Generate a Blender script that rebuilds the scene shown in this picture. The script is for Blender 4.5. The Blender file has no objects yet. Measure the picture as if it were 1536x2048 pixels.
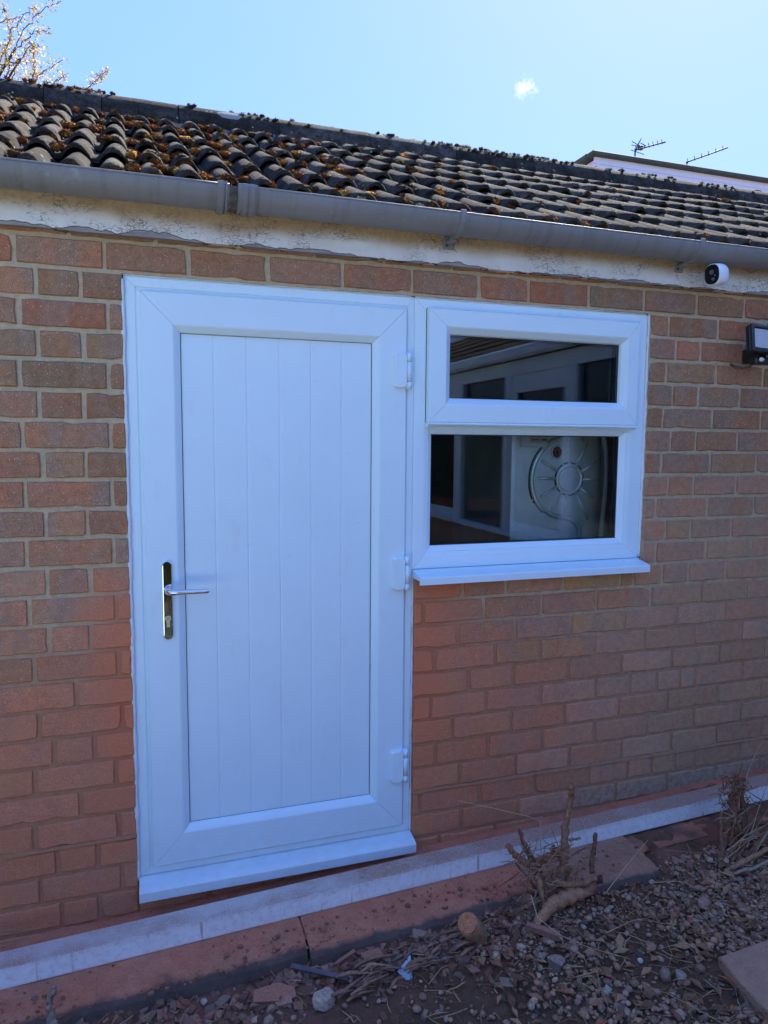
import bpy, math, random
import numpy as np
from mathutils import Vector, Matrix, noise as mnoise

random.seed(7)
RNG = np.random.default_rng(7)
SC = bpy.context.scene
COL = SC.collection
PI = math.pi

# ------------------------------------------------------------------ camera
CAM = np.array([0.34768, -2.26458, -0.58088])
YAW, PITCH, ROLL = .3199, -.0958, .007
FPX = 1420.0
_cy, _sy, _cp, _sp = math.cos(YAW), math.sin(YAW), math.cos(PITCH), math.sin(PITCH)
_f = np.array([_sy*_cp, _cy*_cp, _sp]); _r0 = np.array([_cy, -_sy, 0.]); _u0 = np.cross(_r0, _f)
_r = math.cos(ROLL)*_r0 + math.sin(ROLL)*_u0
_u = -math.sin(ROLL)*_r0 + math.cos(ROLL)*_u0
cam_d = bpy.data.cameras.new('camera'); cam = bpy.data.objects.new('camera', cam_d); COL.objects.link(cam)
M = Matrix(((_r[0], _u[0], -_f[0], CAM[0]), (_r[1], _u[1], -_f[1], CAM[1]), (_r[2], _u[2], -_f[2], CAM[2]), (0, 0, 0, 1)))
cam.matrix_world = M
cam_d.sensor_fit = 'VERTICAL'; cam_d.sensor_height = 36; cam_d.lens = FPX/2048*36
cam_d.clip_start = .05; cam_d.clip_end = 3000
SC.camera = cam

# ------------------------------------------------------------------ sky, sun, exposure
SUN_EL, SUN_AZ = math.radians(45), math.radians(42)      # azimuth from +Y towards +X
world = bpy.data.worlds.new('World'); SC.world = world; world.use_nodes = True
wn = world.node_tree.nodes; wl = world.node_tree.links; wn.clear()
sky = wn.new('ShaderNodeTexSky'); sky.sky_type = 'NISHITA'; sky.sun_disc = False
sky.sun_elevation = SUN_EL; sky.sun_rotation = SUN_AZ
sky.air_density = 1.0; sky.dust_density = .6; sky.ozone_density = 1.5; sky.altitude = 50
# soft compression of the sky's range (same for every direction), keeping its hue
SKY_K, SKY_TINT = .3, (.68, .84, 1.3)
bw = wn.new('ShaderNodeRGBToBW'); pw = wn.new('ShaderNodeMath'); pw.operation = 'POWER'; pw.inputs[1].default_value = SKY_K-1
vm = wn.new('ShaderNodeVectorMath'); vm.operation = 'SCALE'
tint = wn.new('ShaderNodeVectorMath'); tint.operation = 'MULTIPLY'; tint.inputs[1].default_value = SKY_TINT
bgn = wn.new('ShaderNodeBackground'); bgn.inputs[1].default_value = .15
wo = wn.new('ShaderNodeOutputWorld')
wl.new(sky.outputs[0], bw.inputs[0]); wl.new(bw.outputs[0], pw.inputs[0]); wl.new(sky.outputs[0], vm.inputs[0]); wl.new(pw.outputs[0], vm.inputs['Scale'])
wl.new(vm.outputs[0], tint.inputs[0]); wl.new(tint.outputs[0], bgn.inputs[0]); wl.new(bgn.outputs[0], wo.inputs[0])
sd = bpy.data.lights.new('sun', 'SUN'); sun = bpy.data.objects.new('sun', sd); COL.objects.link(sun)
sd.energy = 5.0; sd.angle = math.radians(.6); sd.color = (1, .95, .86)
_S = Vector((math.sin(SUN_AZ)*math.cos(SUN_EL), math.cos(SUN_AZ)*math.cos(SUN_EL), math.sin(SUN_EL)))
sun.rotation_euler = _S.to_track_quat('Z', 'Y').to_euler()
SC.view_settings.view_transform = 'Standard'; SC.view_settings.look = 'None'
SC.view_settings.gamma = 1; SC.view_settings.use_curve_mapping = False
SC.view_settings.exposure = 1.95
SC.render.engine = 'CYCLES'
SC.cycles.max_bounces = 8; SC.cycles.transparent_max_bounces = 16
SC.cycles.use_denoising = True

def ray(px, py):
    return _f + ((px-768)/FPX)*_r + ((1024-py)/FPX)*_u
def W(px, py, y):
    d = ray(px, py); t = (y-CAM[1])/d[1]; return CAM + t*d
def zg(x, y=0):
    """ground level: rises gently to the right"""
    xx = np.clip(x, -1.5, 4.0)
    return -2.132 + .0459*(xx+.07)
def G(px, py, h=0.):
    d = ray(px, py); a = -2.132 + .0459*.07 + h
    t = (a + .0459*CAM[0] - CAM[2])/(d[2]-.0459*d[0]); return CAM + t*d

# ------------------------------------------------------------------ materials
def N(nt, t, **kw):
    n = nt.nodes.new('ShaderNode'+t)
    for k, v in kw.items():
        setattr(n, k, v)
    return n
def newmat(name):
    m = bpy.data.materials.new(name); m.use_nodes = True
    nt = m.node_tree; b = nt.nodes['Principled BSDF']
    return m, nt, b
def L(nt, a, b): nt.links.new(a, b)
def noise(nt, scale, detail=4, rough=.55, vec=None, dist=0.):
    n = N(nt, 'TexNoise'); n.inputs['Scale'].default_value = scale; n.inputs['Detail'].default_value = detail
    n.inputs['Roughness'].default_value = rough; n.inputs['Distortion'].default_value = dist
    if vec is not None: L(nt, vec, n.inputs['Vector'])
    return n.outputs['Fac']
def ramp(nt, src, stops, interp='LINEAR'):
    r = N(nt, 'ValToRGB'); r.color_ramp.interpolation = interp
    el = r.color_ramp.elements
    while len(el) < len(stops): el.new(.5)
    for e, (p, c) in zip(el, stops):
        e.position = p; e.color = (c, c, c, 1) if not hasattr(c, '__len__') else (*c, 1)
    L(nt, src, r.inputs[0]); return r.outputs[0]
def mix(nt, fac, a, b, mode='MIX'):
    n = N(nt, 'MixRGB', blend_type=mode)
    for i, v in enumerate((fac, a, b)):
        if hasattr(v, 'is_output'): L(nt, v, n.inputs[i])
        elif i == 0: n.inputs[0].default_value = v
        else: n.inputs[i].default_value = (*v, 1) if hasattr(v, '__len__') else (v, v, v, 1)
    return n.outputs[0]
def math_(nt, op, a, b=None, c=None, clamp=False):
    n = N(nt, 'Math', operation=op); n.use_clamp = clamp
    for i, v in enumerate((a, b, c)):
        if v is None: continue
        if hasattr(v, 'is_output'): L(nt, v, n.inputs[i])
        else: n.inputs[i].default_value = v
    return n.outputs[0]
def smooth(nt, v, a, b, ta=0., tb=1.):
    n = N(nt, 'MapRange', interpolation_type='SMOOTHSTEP'); n.clamp = True
    L(nt, v, n.inputs[0])
    for i, x in zip((1, 2, 3, 4), (a, b, ta, tb)): n.inputs[i].default_value = x
    return n.outputs[0]
def pos(nt):
    g = N(nt, 'NewGeometry'); s = N(nt, 'SeparateXYZ'); L(nt, g.outputs['Position'], s.inputs[0])
    return g.outputs['Position'], s.outputs[0], s.outputs[1], s.outputs[2]
def mapping(nt, v, scale=(1, 1, 1), loc=(0, 0, 0)):
    m = N(nt, 'Mapping'); m.inputs['Scale'].default_value = scale; m.inputs['Location'].default_value = loc
    L(nt, v, m.inputs[0]); return m.outputs[0]
def bump(nt, b, h, strength=.5, dist=.002):
    n = N(nt, 'Bump'); n.inputs['Strength'].default_value = strength; n.inputs['Distance'].default_value = dist
    L(nt, h, n.inputs['Height']); L(nt, n.outputs[0], b.inputs['Normal']); return n
def simple(name, col, rough=.6, metal=0., spec=.5, var=.0, vscale=30, bumpk=0., bscale=200):
    m, nt, b = newmat(name)
    b.inputs['Roughness'].default_value = rough; b.inputs['Metallic'].default_value = metal
    b.inputs['Specular IOR Level'].default_value = spec
    p, x, y, z = pos(nt)
    if var:
        n = noise(nt, vscale, 5, .6, p)
        lo = tuple(max(0, c*(1-var)) for c in col); hi = tuple(min(1, c*(1+var)) for c in col)
        L(nt, ramp(nt, n, [(.3, lo), (.7, hi)]), b.inputs['Base Color'])
    else:
        b.inputs['Base Color'].default_value = (*col, 1)
    if bumpk: bump(nt, b, noise(nt, bscale, 4, .6, p), bumpk, .002)
    return m

def dust_mask(nt, p, x, z):
    """cutting dust left on the wall beside the door: strongest at the lower jambs"""
    wob = noise(nt, 3.2, 4, .55, p)
    dl = math_(nt, 'ABSOLUTE', math_(nt, 'SUBTRACT', x, .29))
    dr = math_(nt, 'ABSOLUTE', math_(nt, 'SUBTRACT', x, 1.21))
    d = math_(nt, 'MINIMUM', math_(nt, 'MULTIPLY', dl, 1.35), dr)
    near = smooth(nt, d, .36, .0)
    zz = math_(nt, 'ADD', z, math_(nt, 'MULTIPLY', math_(nt, 'SUBTRACT', wob, .5), .5))
    low = smooth(nt, zz, -.92, -1.2)
    low2 = smooth(nt, zz, -1.98, -1.45, .55, 1.)
    base = math_(nt, 'MULTIPLY', math_(nt, 'MULTIPLY', near, low), low2)
    # a broad weak film further down the wall
    wide = math_(nt, 'MULTIPLY', smooth(nt, zz, -1.0, -1.5), smooth(nt, x, 2.3, 1.35))
    wide = math_(nt, 'MULTIPLY', wide, .55)
    return math_(nt, 'MAXIMUM', base, wide, clamp=True)

def brick_mat():
    m, nt, b = newmat('fired_brick')
    p, x, y, z = pos(nt)
    oi = N(nt, 'ObjectInfo')
    vec = N(nt, 'VectorMath', operation='ADD'); L(nt, p, vec.inputs[0])
    sc = N(nt, 'VectorMath', operation='SCALE'); L(nt, oi.outputs['Location'], sc.inputs[0]); sc.inputs['Scale'].default_value = 3.1
    L(nt, sc.outputs[0], vec.inputs[1]); v = vec.outputs[0]
    n1 = noise(nt, 7, 3, .6, v)
    n2 = noise(nt, 420, 3, .7, v)
    n3 = noise(nt, 45, 4, .65, v)
    base = oi.outputs['Color']
    c = mix(nt, ramp(nt, n1, [(.38, 0.), (.62, 1.)]), base, mix(nt, 1., base, (1.22, .95, .82), 'MULTIPLY'))
    # greyer drag-faced flank on some bricks
    c = mix(nt, ramp(nt, noise(nt, 9, 2, .5, mapping(nt, v, (1, 1, .4), (9, 3, 1))), [(.52, 0.), (.6, .5)]), c, (.36, .25, .175))
    c = mix(nt, ramp(nt, n2, [(.32, .75), (.5, 1.), (.7, 1.28)]), (0, 0, 0), c)
    c = mix(nt, .85, c, mix(nt, 1., c, ramp(nt, n2, [(.3, .6), (.68, 1.3)]), 'MULTIPLY'))
    c = mix(nt, .6, c, mix(nt, 1., c, ramp(nt, n3, [(.3, .7), (.7, 1.25)]), 'MULTIPLY'))
    # white grit
    vo = N(nt, 'TexVoronoi'); vo.inputs['Scale'].default_value = 150; L(nt, v, vo.inputs['Vector'])
    rnd = N(nt, 'SeparateColor'); L(nt, vo.outputs['Color'], rnd.inputs[0])
    grit = math_(nt, 'MULTIPLY', math_(nt, 'LESS_THAN', vo.outputs['Distance'], .26), math_(nt, 'GREATER_THAN', rnd.outputs[0], .86))
    c = mix(nt, math_(nt, 'MULTIPLY', grit, .75), c, (.62, .52, .4))
    # grey weathering right and low, green-grey damp at the foot on the far right
    damp = math_(nt, 'MULTIPLY', smooth(nt, math_(nt, 'ADD', x, math_(nt, 'MULTIPLY', n1, .4)), 1.75, 2.2), smooth(nt, math_(nt, 'ADD', z, math_(nt, 'MULTIPLY', n1, .10)), -1.83, -1.90))
    c = mix(nt, math_(nt, 'MULTIPLY', damp, .8), c, ramp(nt, n3, [(.35, (.20, .165, .11)), (.6, (.50, .41, .29))]))
    film = math_(nt, 'MULTIPLY', smooth(nt, x, 1.5, 2.3), smooth(nt, z, -.55, -.95))
    c = mix(nt, math_(nt, 'MULTIPLY', film, math_(nt, 'MULTIPLY', n3, .8)), c, (.56, .34, .20))
    dm = dust_mask(nt, p, x, z)
    c = mix(nt, math_(nt, 'MULTIPLY', dm, .95), c, ramp(nt, n2, [(.3, (.66, .185, .085)), (.7, (.80, .255, .12))]))
    L(nt, c, b.inputs['Base Color'])
    b.inputs['Roughness'].default_value = .92; b.inputs['Specular IOR Level'].default_value = .2
    st = mapping(nt, v, (55, 55, 170))
    h = math_(nt, 'ADD', math_(nt, 'MULTIPLY', noise(nt, 1., 5, .65, st, .6), .8), math_(nt, 'MULTIPLY', n2, .5))
    bump(nt, b, h, .75, .0035)
    return m

def mortar_mat():
    m, nt, b = newmat('sandy_mortar')
    p, x, y, z = pos(nt)
    n = noise(nt, 60, 6, .65, p); n2 = noise(nt, 4, 3, .5, p)
    c = ramp(nt, n, [(.3, (.46, .345, .21)), (.7, (.62, .475, .295))])
    top = smooth(nt, math_(nt, 'ADD', z, math_(nt, 'MULTIPLY', n2, .6)), -.75, -1.1)
    c = mix(nt, math_(nt, 'MULTIPLY', top, .9), c, ramp(nt, n, [(.3, (.38, .205, .115)), (.7, (.52, .295, .17))]))
    c = mix(nt, math_(nt, 'MULTIPLY', dust_mask(nt, p, x, z), .85), c, (.52, .18, .08))
    L(nt, c, b.inputs['Base Color']); b.inputs['Roughness'].default_value = .95
    b.inputs['Specular IOR Level'].default_value = .15
    bump(nt, b, n, .7, .004)
    return m

def upvc_mat(name='white_upvc', col=(.77, .90, .92)):
    m, nt, b = newmat(name)
    p, x, y, z = pos(nt)
    n = noise(nt, 5, 4, .6, p)
    c = ramp(nt, n, [(.3, tuple(k*.97 for k in col)), (.7, col)])
    # faint handling smears and dust
    sm = ramp(nt, noise(nt, 14, 6, .7, mapping(nt, p, (1, 1, .35))), [(.58, 0.), (.78, .16)])
    c = mix(nt, sm, c, (.55, .42, .33))
    dl = smooth(nt, z, -1.75, -2.0)
    c = mix(nt, math_(nt, 'MULTIPLY', dl, math_(nt, 'MULTIPLY', noise(nt, 25, 5, .6, p), .42)), c, (.5, .3, .22))
    L(nt, c, b.inputs['Base Color'])
    L(nt, ramp(nt, noise(nt, 30, 4, .6, p), [(.3, .27), (.7, .4)]), b.inputs['Roughness'])
    b.inputs['Specular IOR Level'].default_value = .45
    bump(nt, b, noise(nt, 9, 2, .5, p), .08, .002)
    return m

def tile_mat():
    m, nt, b = newmat('weathered_concrete_tile')
    p, x, y, z = pos(nt)
    oi = N(nt, 'ObjectInfo')
    n = noise(nt, 300, 4, .7, p); n1 = noise(nt, 14, 5, .65, p); n2 = noise(nt, 55, 5, .7, p)
    c = ramp(nt, n1, [(.3, (.036, .031, .026)), (.5, (.080, .070, .059)), (.72, (.150, .133, .110))])
    c = mix(nt, .7, c, mix(nt, 1., c, ramp(nt, n, [(.3, .55), (.7, 1.4)]), 'MULTIPLY'))
    k = math_(nt, 'ADD', .6, math_(nt, 'MULTIPLY', oi.outputs['Random'], .75))
    kk = N(nt, 'CombineColor')
    for i in range(3): L(nt, k, kk.inputs[i])
    c = mix(nt, 1., c, kk.outputs[0], 'MULTIPLY')
    c = mix(nt, ramp(nt, n2, [(.5, 0.), (.64, .85)]), c, (.03, .026, .018))          # dark algae
    vo = N(nt, 'TexVoronoi'); vo.inputs['Scale'].default_value = 38; L(nt, p, vo.inputs['Vector'])
    rnd = N(nt, 'SeparateColor'); L(nt, vo.outputs['Color'], rnd.inputs[0])
    lich = math_(nt, 'MULTIPLY', math_(nt, 'LESS_THAN', math_(nt, 'ADD', vo.outputs['Distance'], math_(nt, 'MULTIPLY', n, .3)), .34), math_(nt, 'GREATER_THAN', rnd.outputs[1], .88))
    c = mix(nt, math_(nt, 'MULTIPLY', lich, .8), c, (.42, .41, .33))
    L(nt, c, b.inputs['Base Color']); b.inputs['Roughness'].default_value = .97
    b.inputs['Specular IOR Level'].default_value = .08
    bump(nt, b, math_(nt, 'ADD', n, math_(nt, 'MULTIPLY', n2, .9)), 1., .007)
    return m

def moss_mat():
    m, nt, b = newmat('moss')
    p, x, y, z = pos(nt)
    at = N(nt, 'Attribute', attribute_name='col')
    n = noise(nt, 260, 4, .7, p)
    c = mix(nt, .9, at.outputs['Color'], mix(nt, 1., at.outputs['Color'], ramp(nt, n, [(.3, .45), (.7, 1.6)]), 'MULTIPLY'))
    L(nt, c, b.inputs['Base Color']); b.inputs['Roughness'].default_value = 1
    b.inputs['Specular IOR Level'].default_value = .1
    bump(nt, b, n, 1., .006)
    return m

def attr_mat(name, rough=.85, k=.5, scale=180, bk=.5, spec=.3):
    m, nt, b = newmat(name)
    p, x, y, z = pos(nt)
    at = N(nt, 'Attribute', attribute_name='col'); n = noise(nt, scale, 4, .65, p)
    c = mix(nt, k, at.outputs['Color'], mix(nt, 1., at.outputs['Color'], ramp(nt, n, [(.3, .5), (.7, 1.5)]), 'MULTIPLY'))
    L(nt, c, b.inputs['Base Color']); b.inputs['Roughness'].default_value = rough
    b.inputs['Specular IOR Level'].default_value = spec
    bump(nt, b, n, bk, .003)
    return m

def soil_mat():
    m, nt, b = newmat('dark_soil')
    p, x, y, z = pos(nt)
    n = noise(nt, 30, 6, .7, p); n2 = noise(nt, 3.5, 3, .5, p); n3 = noise(nt, 220, 4, .7, p)
    c = ramp(nt, n, [(.3, (.085, .044, .024)), (.6, (.19, .098, .051)), (.8, (.31, .158, .082))])
    c = mix(nt, ramp(nt, n2, [(.4, 0.), (.65, .6)]), c, (.19, .095, .062))
    c = mix(nt, .7, c, mix(nt, 1., c, ramp(nt, n3, [(.3, .5), (.7, 1.4)]), 'MULTIPLY'))
    red = math_(nt, 'MULTIPLY', smooth(nt, y, -.68, -.42), ramp(nt, noise(nt, 9, 4, .6, p), [(.4, 0.), (.6, .85)]))
    c = mix(nt, red, c, (.30, .125, .075))
    L(nt, c, b.inputs['Base Color']); b.inputs['Roughness'].default_value = .95
    b.inputs['Specular IOR Level'].default_value = .2
    bump(nt, b, math_(nt, 'ADD', n, math_(nt, 'MULTIPLY', n3, .5)), .9, .012)
    return m

def slab_mat(name, c0, c1, foot=None, scale=18):
    m, nt, b = newmat(name)
    p, x, y, z = pos(nt)
    n = noise(nt, scale, 6, .65, p); n3 = noise(nt, 240, 4, .7, p); n2 = noise(nt, 5, 4, .6, p)
    c = ramp(nt, n, [(.3, c0), (.7, c1)])
    c = mix(nt, ramp(nt, n2, [(.45, 0.), (.68, .35)]), c, (.34, .17, .10))
    c = mix(nt, .6, c, mix(nt, 1., c, ramp(nt, n3, [(.3, .6), (.7, 1.35)]), 'MULTIPLY'))
    if foot:   # lower edge stays damp and dark, with a wavy tide line
        hz = math_(nt, 'SUBTRACT', z, math_(nt, 'MULTIPLY', x, .0459))
        hz = math_(nt, 'ADD', hz, math_(nt, 'MULTIPLY', math_(nt, 'SUBTRACT', n2, .5), .03))
        g = N(nt, 'NewGeometry'); s = N(nt, 'SeparateXYZ'); L(nt, g.outputs['Normal'], s.inputs[0])
        c = mix(nt, math_(nt, 'MULTIPLY', smooth(nt, hz, foot+.004, foot-.004), .9), c, ramp(nt, n, [(.3, (.065, .055, .045)), (.7, (.13, .10, .08))]))
    pit = ramp(nt, noise(nt, 70, 3, .6, p), [(.68, 0.), (.74, .8)])
    c = mix(nt, pit, c, (.09, .055, .04))
    L(nt, c, b.inputs['Base Color']); b.inputs['Roughness'].default_value = .93
    b.inputs['Specular IOR Level'].default_value = .2
    bump(nt, b, math_(nt, 'ADD', n, math_(nt, 'MULTIPLY', n3, .5)), .9, .008)
    return m

def channel_mat():
    m, nt, b = newmat('dusty_white_metal')
    p, x, y, z = pos(nt)
    n = noise(nt, 22, 6, .7, p); n3 = noise(nt, 260, 5, .75, p); nl = noise(nt, 5, 4, .6, p)
    g = N(nt, 'NewGeometry'); s = N(nt, 'SeparateXYZ'); L(nt, g.outputs['Normal'], s.inputs[0])
    up = smooth(nt, s.outputs[2], .5, .9)
    white = ramp(nt, n, [(.3, (.84, .80, .75)), (.7, (.93, .90, .87))])
    dust = ramp(nt, n3, [(.36, (.62, .5, .44)), (.52, (.42, .22, .14)), (.7, (.36, .17, .10))])
    heavy = ramp(nt, math_(nt, 'ADD', nl, math_(nt, 'MULTIPLY', smooth(nt, x, .6, 2.), .22)), [(.42, .62), (.62, 1.)])
    c = mix(nt, math_(nt, 'MULTIPLY', up, heavy), white, dust)
    # red drips down the front
    st = mapping(nt, p, (38, 1, 2.2)); dr = noise(nt, 1., 3, .5, st)
    drip = math_(nt, 'MULTIPLY', ramp(nt, dr, [(.64, 0.), (.675, 1.)]), math_(nt, 'SUBTRACT', 1., up))
    drip = math_(nt, 'MULTIPLY', drip, ramp(nt, noise(nt, 11, 2, .5, p), [(.42, 0.), (.58, .62)]))
    c = mix(nt, drip, c, (.32, .13, .075))
    c = mix(nt, math_(nt, 'MULTIPLY', math_(nt, 'SUBTRACT', 1., up), ramp(nt, noise(nt, 60, 5, .7, p), [(.48, 0.), (.75, .5)])), c, (.48, .32, .24))
    L(nt, c, b.inputs['Base Color']); b.inputs['Roughness'].default_value = .6
    bump(nt, b, n3, .35, .003)
    return m

def fascia_mat():
    m, nt, b = newmat('flaking_white_paint')
    p, x, y, z = pos(nt)
    n = noise(nt, 12, 5, .65, p); nb = noise(nt, 2.6, 3, .55, p); nf = noise(nt, 90, 5, .7, p)
    c = ramp(nt, n, [(.3, (.74, .67, .57)), (.7, (.86, .80, .71))])
    zz = math_(nt, 'ADD', z, math_(nt, 'MULTIPLY', math_(nt, 'SUBTRACT', nb, .5), .10))
    c = mix(nt, math_(nt, 'MULTIPLY', smooth(nt, zz, .040, .088), .85), c, ramp(nt, nf, [(.3, (.34, .19, .075)), (.7, (.55, .35, .17))]))
    vw = N(nt, 'VectorMath', operation='ADD'); L(nt, p, vw.inputs[0])
    wv = N(nt, 'TexNoise'); wv.inputs['Scale'].default_value = 40; L(nt, p, wv.inputs['Vector'])
    ws = N(nt, 'VectorMath', operation='SCALE'); L(nt, wv.outputs['Color'], ws.inputs[0]); ws.inputs['Scale'].default_value = .025
    L(nt, ws.outputs[0], vw.inputs[1])
    vo = N(nt, 'TexVoronoi', feature='DISTANCE_TO_EDGE'); vo.inputs['Scale'].default_value = 85
    L(nt, mapping(nt, vw.outputs[0], (.55, 1, 1.5)), vo.inputs['Vector'])
    crack = math_(nt, 'LESS_THAN', vo.outputs['Distance'], .055)
    patch = ramp(nt, noise(nt, 5, 4, .65, mapping(nt, p, (1, 1, 2.5))), [(.47, 0.), (.56, 1.)])
    cm = math_(nt, 'MULTIPLY', math_(nt, 'MULTIPLY', crack, patch), smooth(nt, noise(nt, 30, 3, .6, p), .38, .5))
    c = mix(nt, math_(nt, 'MULTIPLY', cm, .68), c, (.14, .10, .07))
    # bare timber where the bottom edge has peeled
    pe = math_(nt, 'SUBTRACT', math_(nt, 'MULTIPLY', noise(nt, 4.2, 4, .6, mapping(nt, p, (1, 1, .4))), .088), math_(nt, 'SUBTRACT', z, -.022))
    peel = math_(nt, 'GREATER_THAN', pe, .008); edge = math_(nt, 'SUBTRACT', math_(nt, 'GREATER_THAN', pe, .0055), peel)
    c = mix(nt, peel, c, ramp(nt, noise(nt, 40, 4, .6, mapping(nt, p, (.2, 1, 3))), [(.3, (.27, .22, .20)), (.7, (.42, .37, .35))]))
    c = mix(nt, edge, c, (.12, .09, .07))
    L(nt, c, b.inputs['Base Color']); b.inputs['Roughness'].default_value = .7
    h = math_(nt, 'SUBTRACT', math_(nt, 'MULTIPLY', n, .5), math_(nt, 'ADD', cm, math_(nt, 'MULTIPLY', peel, .8)))
    bump(nt, b, h, .7, .003)
    return m

def gutter_mat():
    m, nt, b = newmat('grey_plastic')
    p, x, y, z = pos(nt)
    n = noise(nt, 6, 5, .6, mapping(nt, p, (.35, 1, 2))); n2 = noise(nt, 60, 5, .7, p)
    c = ramp(nt, n, [(.3, (.215, .205, .195)), (.7, (.265, .25, .24))])
    c = mix(nt, ramp(nt, n2, [(.55, 0.), (.75, .35)]), c, (.17, .14, .12))
    c = mix(nt, ramp(nt, noise(nt, 1., 4, .6, mapping(nt, p, (34, 3, 2.5))), [(.5, 0.), (.72, .4)]), c, (.13, .12, .11))
    sm = math_(nt, 'MULTIPLY', ramp(nt, noise(nt, 20, 4, .7, p), [(.6, 0.), (.72, .5)]), smooth(nt, noise(nt, 3, 2, .5, p), .5, .6))
    c = mix(nt, sm, c, (.40, .35, .31))
    L(nt, c, b.inputs['Base Color']); b.inputs['Roughness'].default_value = .5
    b.inputs['Specular IOR Level'].default_value = .35
    bump(nt, b, n2, .08, .002)
    return m

def glass_mat():
    m = bpy.data.materials.new('window_glass'); m.use_nodes = True; nt = m.node_tree; nt.nodes.clear()
    o = N(nt, 'OutputMaterial'); t = N(nt, 'BsdfTransparent'); g = N(nt, 'BsdfGlossy'); mx = N(nt, 'MixShader')
    t.inputs[0].default_value = (.95, .975, .97, 1); g.inputs[0].default_value = (1, 1, 1, 1); g.inputs['Roughness'].default_value = .004
    f = N(nt, 'Fresnel'); f.inputs[0].default_value = 1.62
    L(nt, f.outputs[0], mx.inputs[0]); L(nt, t.outputs[0], mx.inputs[1]); L(nt, g.outputs[0], mx.inputs[2]); L(nt, mx.outputs[0], o.inputs[0])
    return m

def leaf_mat(name, c0, c1, trans=.35):
    m, nt, b = newmat(name)
    at = N(nt, 'Attribute', attribute_name='col')
    L(nt, at.outputs['Color'], b.inputs['Base Color']); b.inputs['Roughness'].default_value = .6
    o = nt.nodes['Material Output']
    tr = N(nt, 'BsdfTranslucent'); L(nt, at.outputs['Color'], tr.inputs[0])
    mx = N(nt, 'MixShader'); mx.inputs[0].default_value = trans
    L(nt, b.outputs[0], mx.inputs[1]); L(nt, tr.outputs[0], mx.inputs[2]); L(nt, mx.outputs[0], o.inputs[0])
    return m

def galv_mat():
    m, nt, b = newmat('galvanised_steel')
    p, x, y, z = pos(nt)
    n = noise(nt, 9, 5, .65, p); n2 = noise(nt, 70, 5, .7, p)
    c = ramp(nt, n, [(.3, (.70, .80, .76)), (.7, (.88, .97, .92))])
    c = mix(nt, ramp(nt, n2, [(.6, 0.), (.75, .4)]), c, (.3, .3, .28))
    L(nt, c, b.inputs['Base Color']); b.inputs['Metallic'].default_value = .6
    L(nt, ramp(nt, n2, [(.3, .27), (.7, .42)]), b.inputs['Roughness'])
    bump(nt, b, n2, .1, .002)
    return m

MB_ = brick_mat(); MORT = mortar_mat(); UPVC = upvc_mat(); TILE = tile_mat(); MOSS = moss_mat(); SOIL = soil_mat()
FASC = fascia_mat(); GUT = gutter_mat(); GLASS = glass_mat(); GALV = galv_mat(); CHAN = channel_mat()
SLAB = slab_mat('red_dusted_concrete', (.56, .175, .088), (.70, .255, .145), foot=-2.098)
SLABR = slab_mat('brown_dusted_concrete', (.38, .18, .105), (.50, .26, .165), foot=-2.098)
PAVE = slab_mat('pink_paving', (.44, .23, .14), (.56, .315, .205))
SEAL = simple('white_sealant', (.80, .79, .77), .5, var=.06, vscale=60, bumpk=.4, bscale=120)
GASK = simple('dark_gasket', (.05, .05, .055), .6)
CHROME = simple('polished_chrome', (.78, .76, .73), .07, 1.)
PLUG = simple('pink_plug', (.75, .32, .26), .5)
BLACKP = simple('black_plastic', (.022, .021, .022), .35, var=.2)
BLACKG = simple('black_gloss', (.008, .008, .009), .25, spec=.25)
WHITEP = simple('white_plastic', (.82, .82, .82), .35)
LENSG = simple('grey_lens', (.09, .1, .11), .12)
CABLE = simple('dark_cable', (.09, .07, .06), .6)
CABLEL = simple('pale_cable', (.28, .24, .22), .6)
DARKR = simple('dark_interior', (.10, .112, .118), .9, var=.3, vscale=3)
VENTSHADE = simple('dark_vent_and_shade', (.02, .02, .022), .6)  # dark vent backing, and the tubes imitating shade on the steel panel
RUST = simple('terracotta_grille', (.34, .12, .08), .6)
LABELW = simple('label_white', (.62, .64, .64), .5)
INK = simple('label_ink', (.05, .05, .05), .6)
WOODM = attr_mat('dead_wood', .9, .7, 90, .9, .2)
STONE = attr_mat('stone', .85, .6, 120, .7, .3)
LITTER = attr_mat('litter', .9, .4, 150, .4, .2)
BLOSS = leaf_mat('pale_blossom', 0, 0, .45)
GREENL = leaf_mat('green_leaf', 0, 0, .3)
TWIG = simple('twig_bark', (.055, .04, .03), .9, var=.3, vscale=60)
ROOFEDGE = simple('green_roof_edge', (.055, .08, .062), .8, var=.25, vscale=8)
CLAD = simple('white_cladding', (.72, .80, .84), .45, var=.03, vscale=3)
ALU = simple('aerial_metal', (.075, .07, .065), .7, 0.)
GLASSK = simple('mirror_glass_dark', (.02, .023, .025), .05)
BEDM = simple('ridge_bedding', (.20, .165, .12), .95, var=.45, vscale=50, bumpk=.9, bscale=120)

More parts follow.
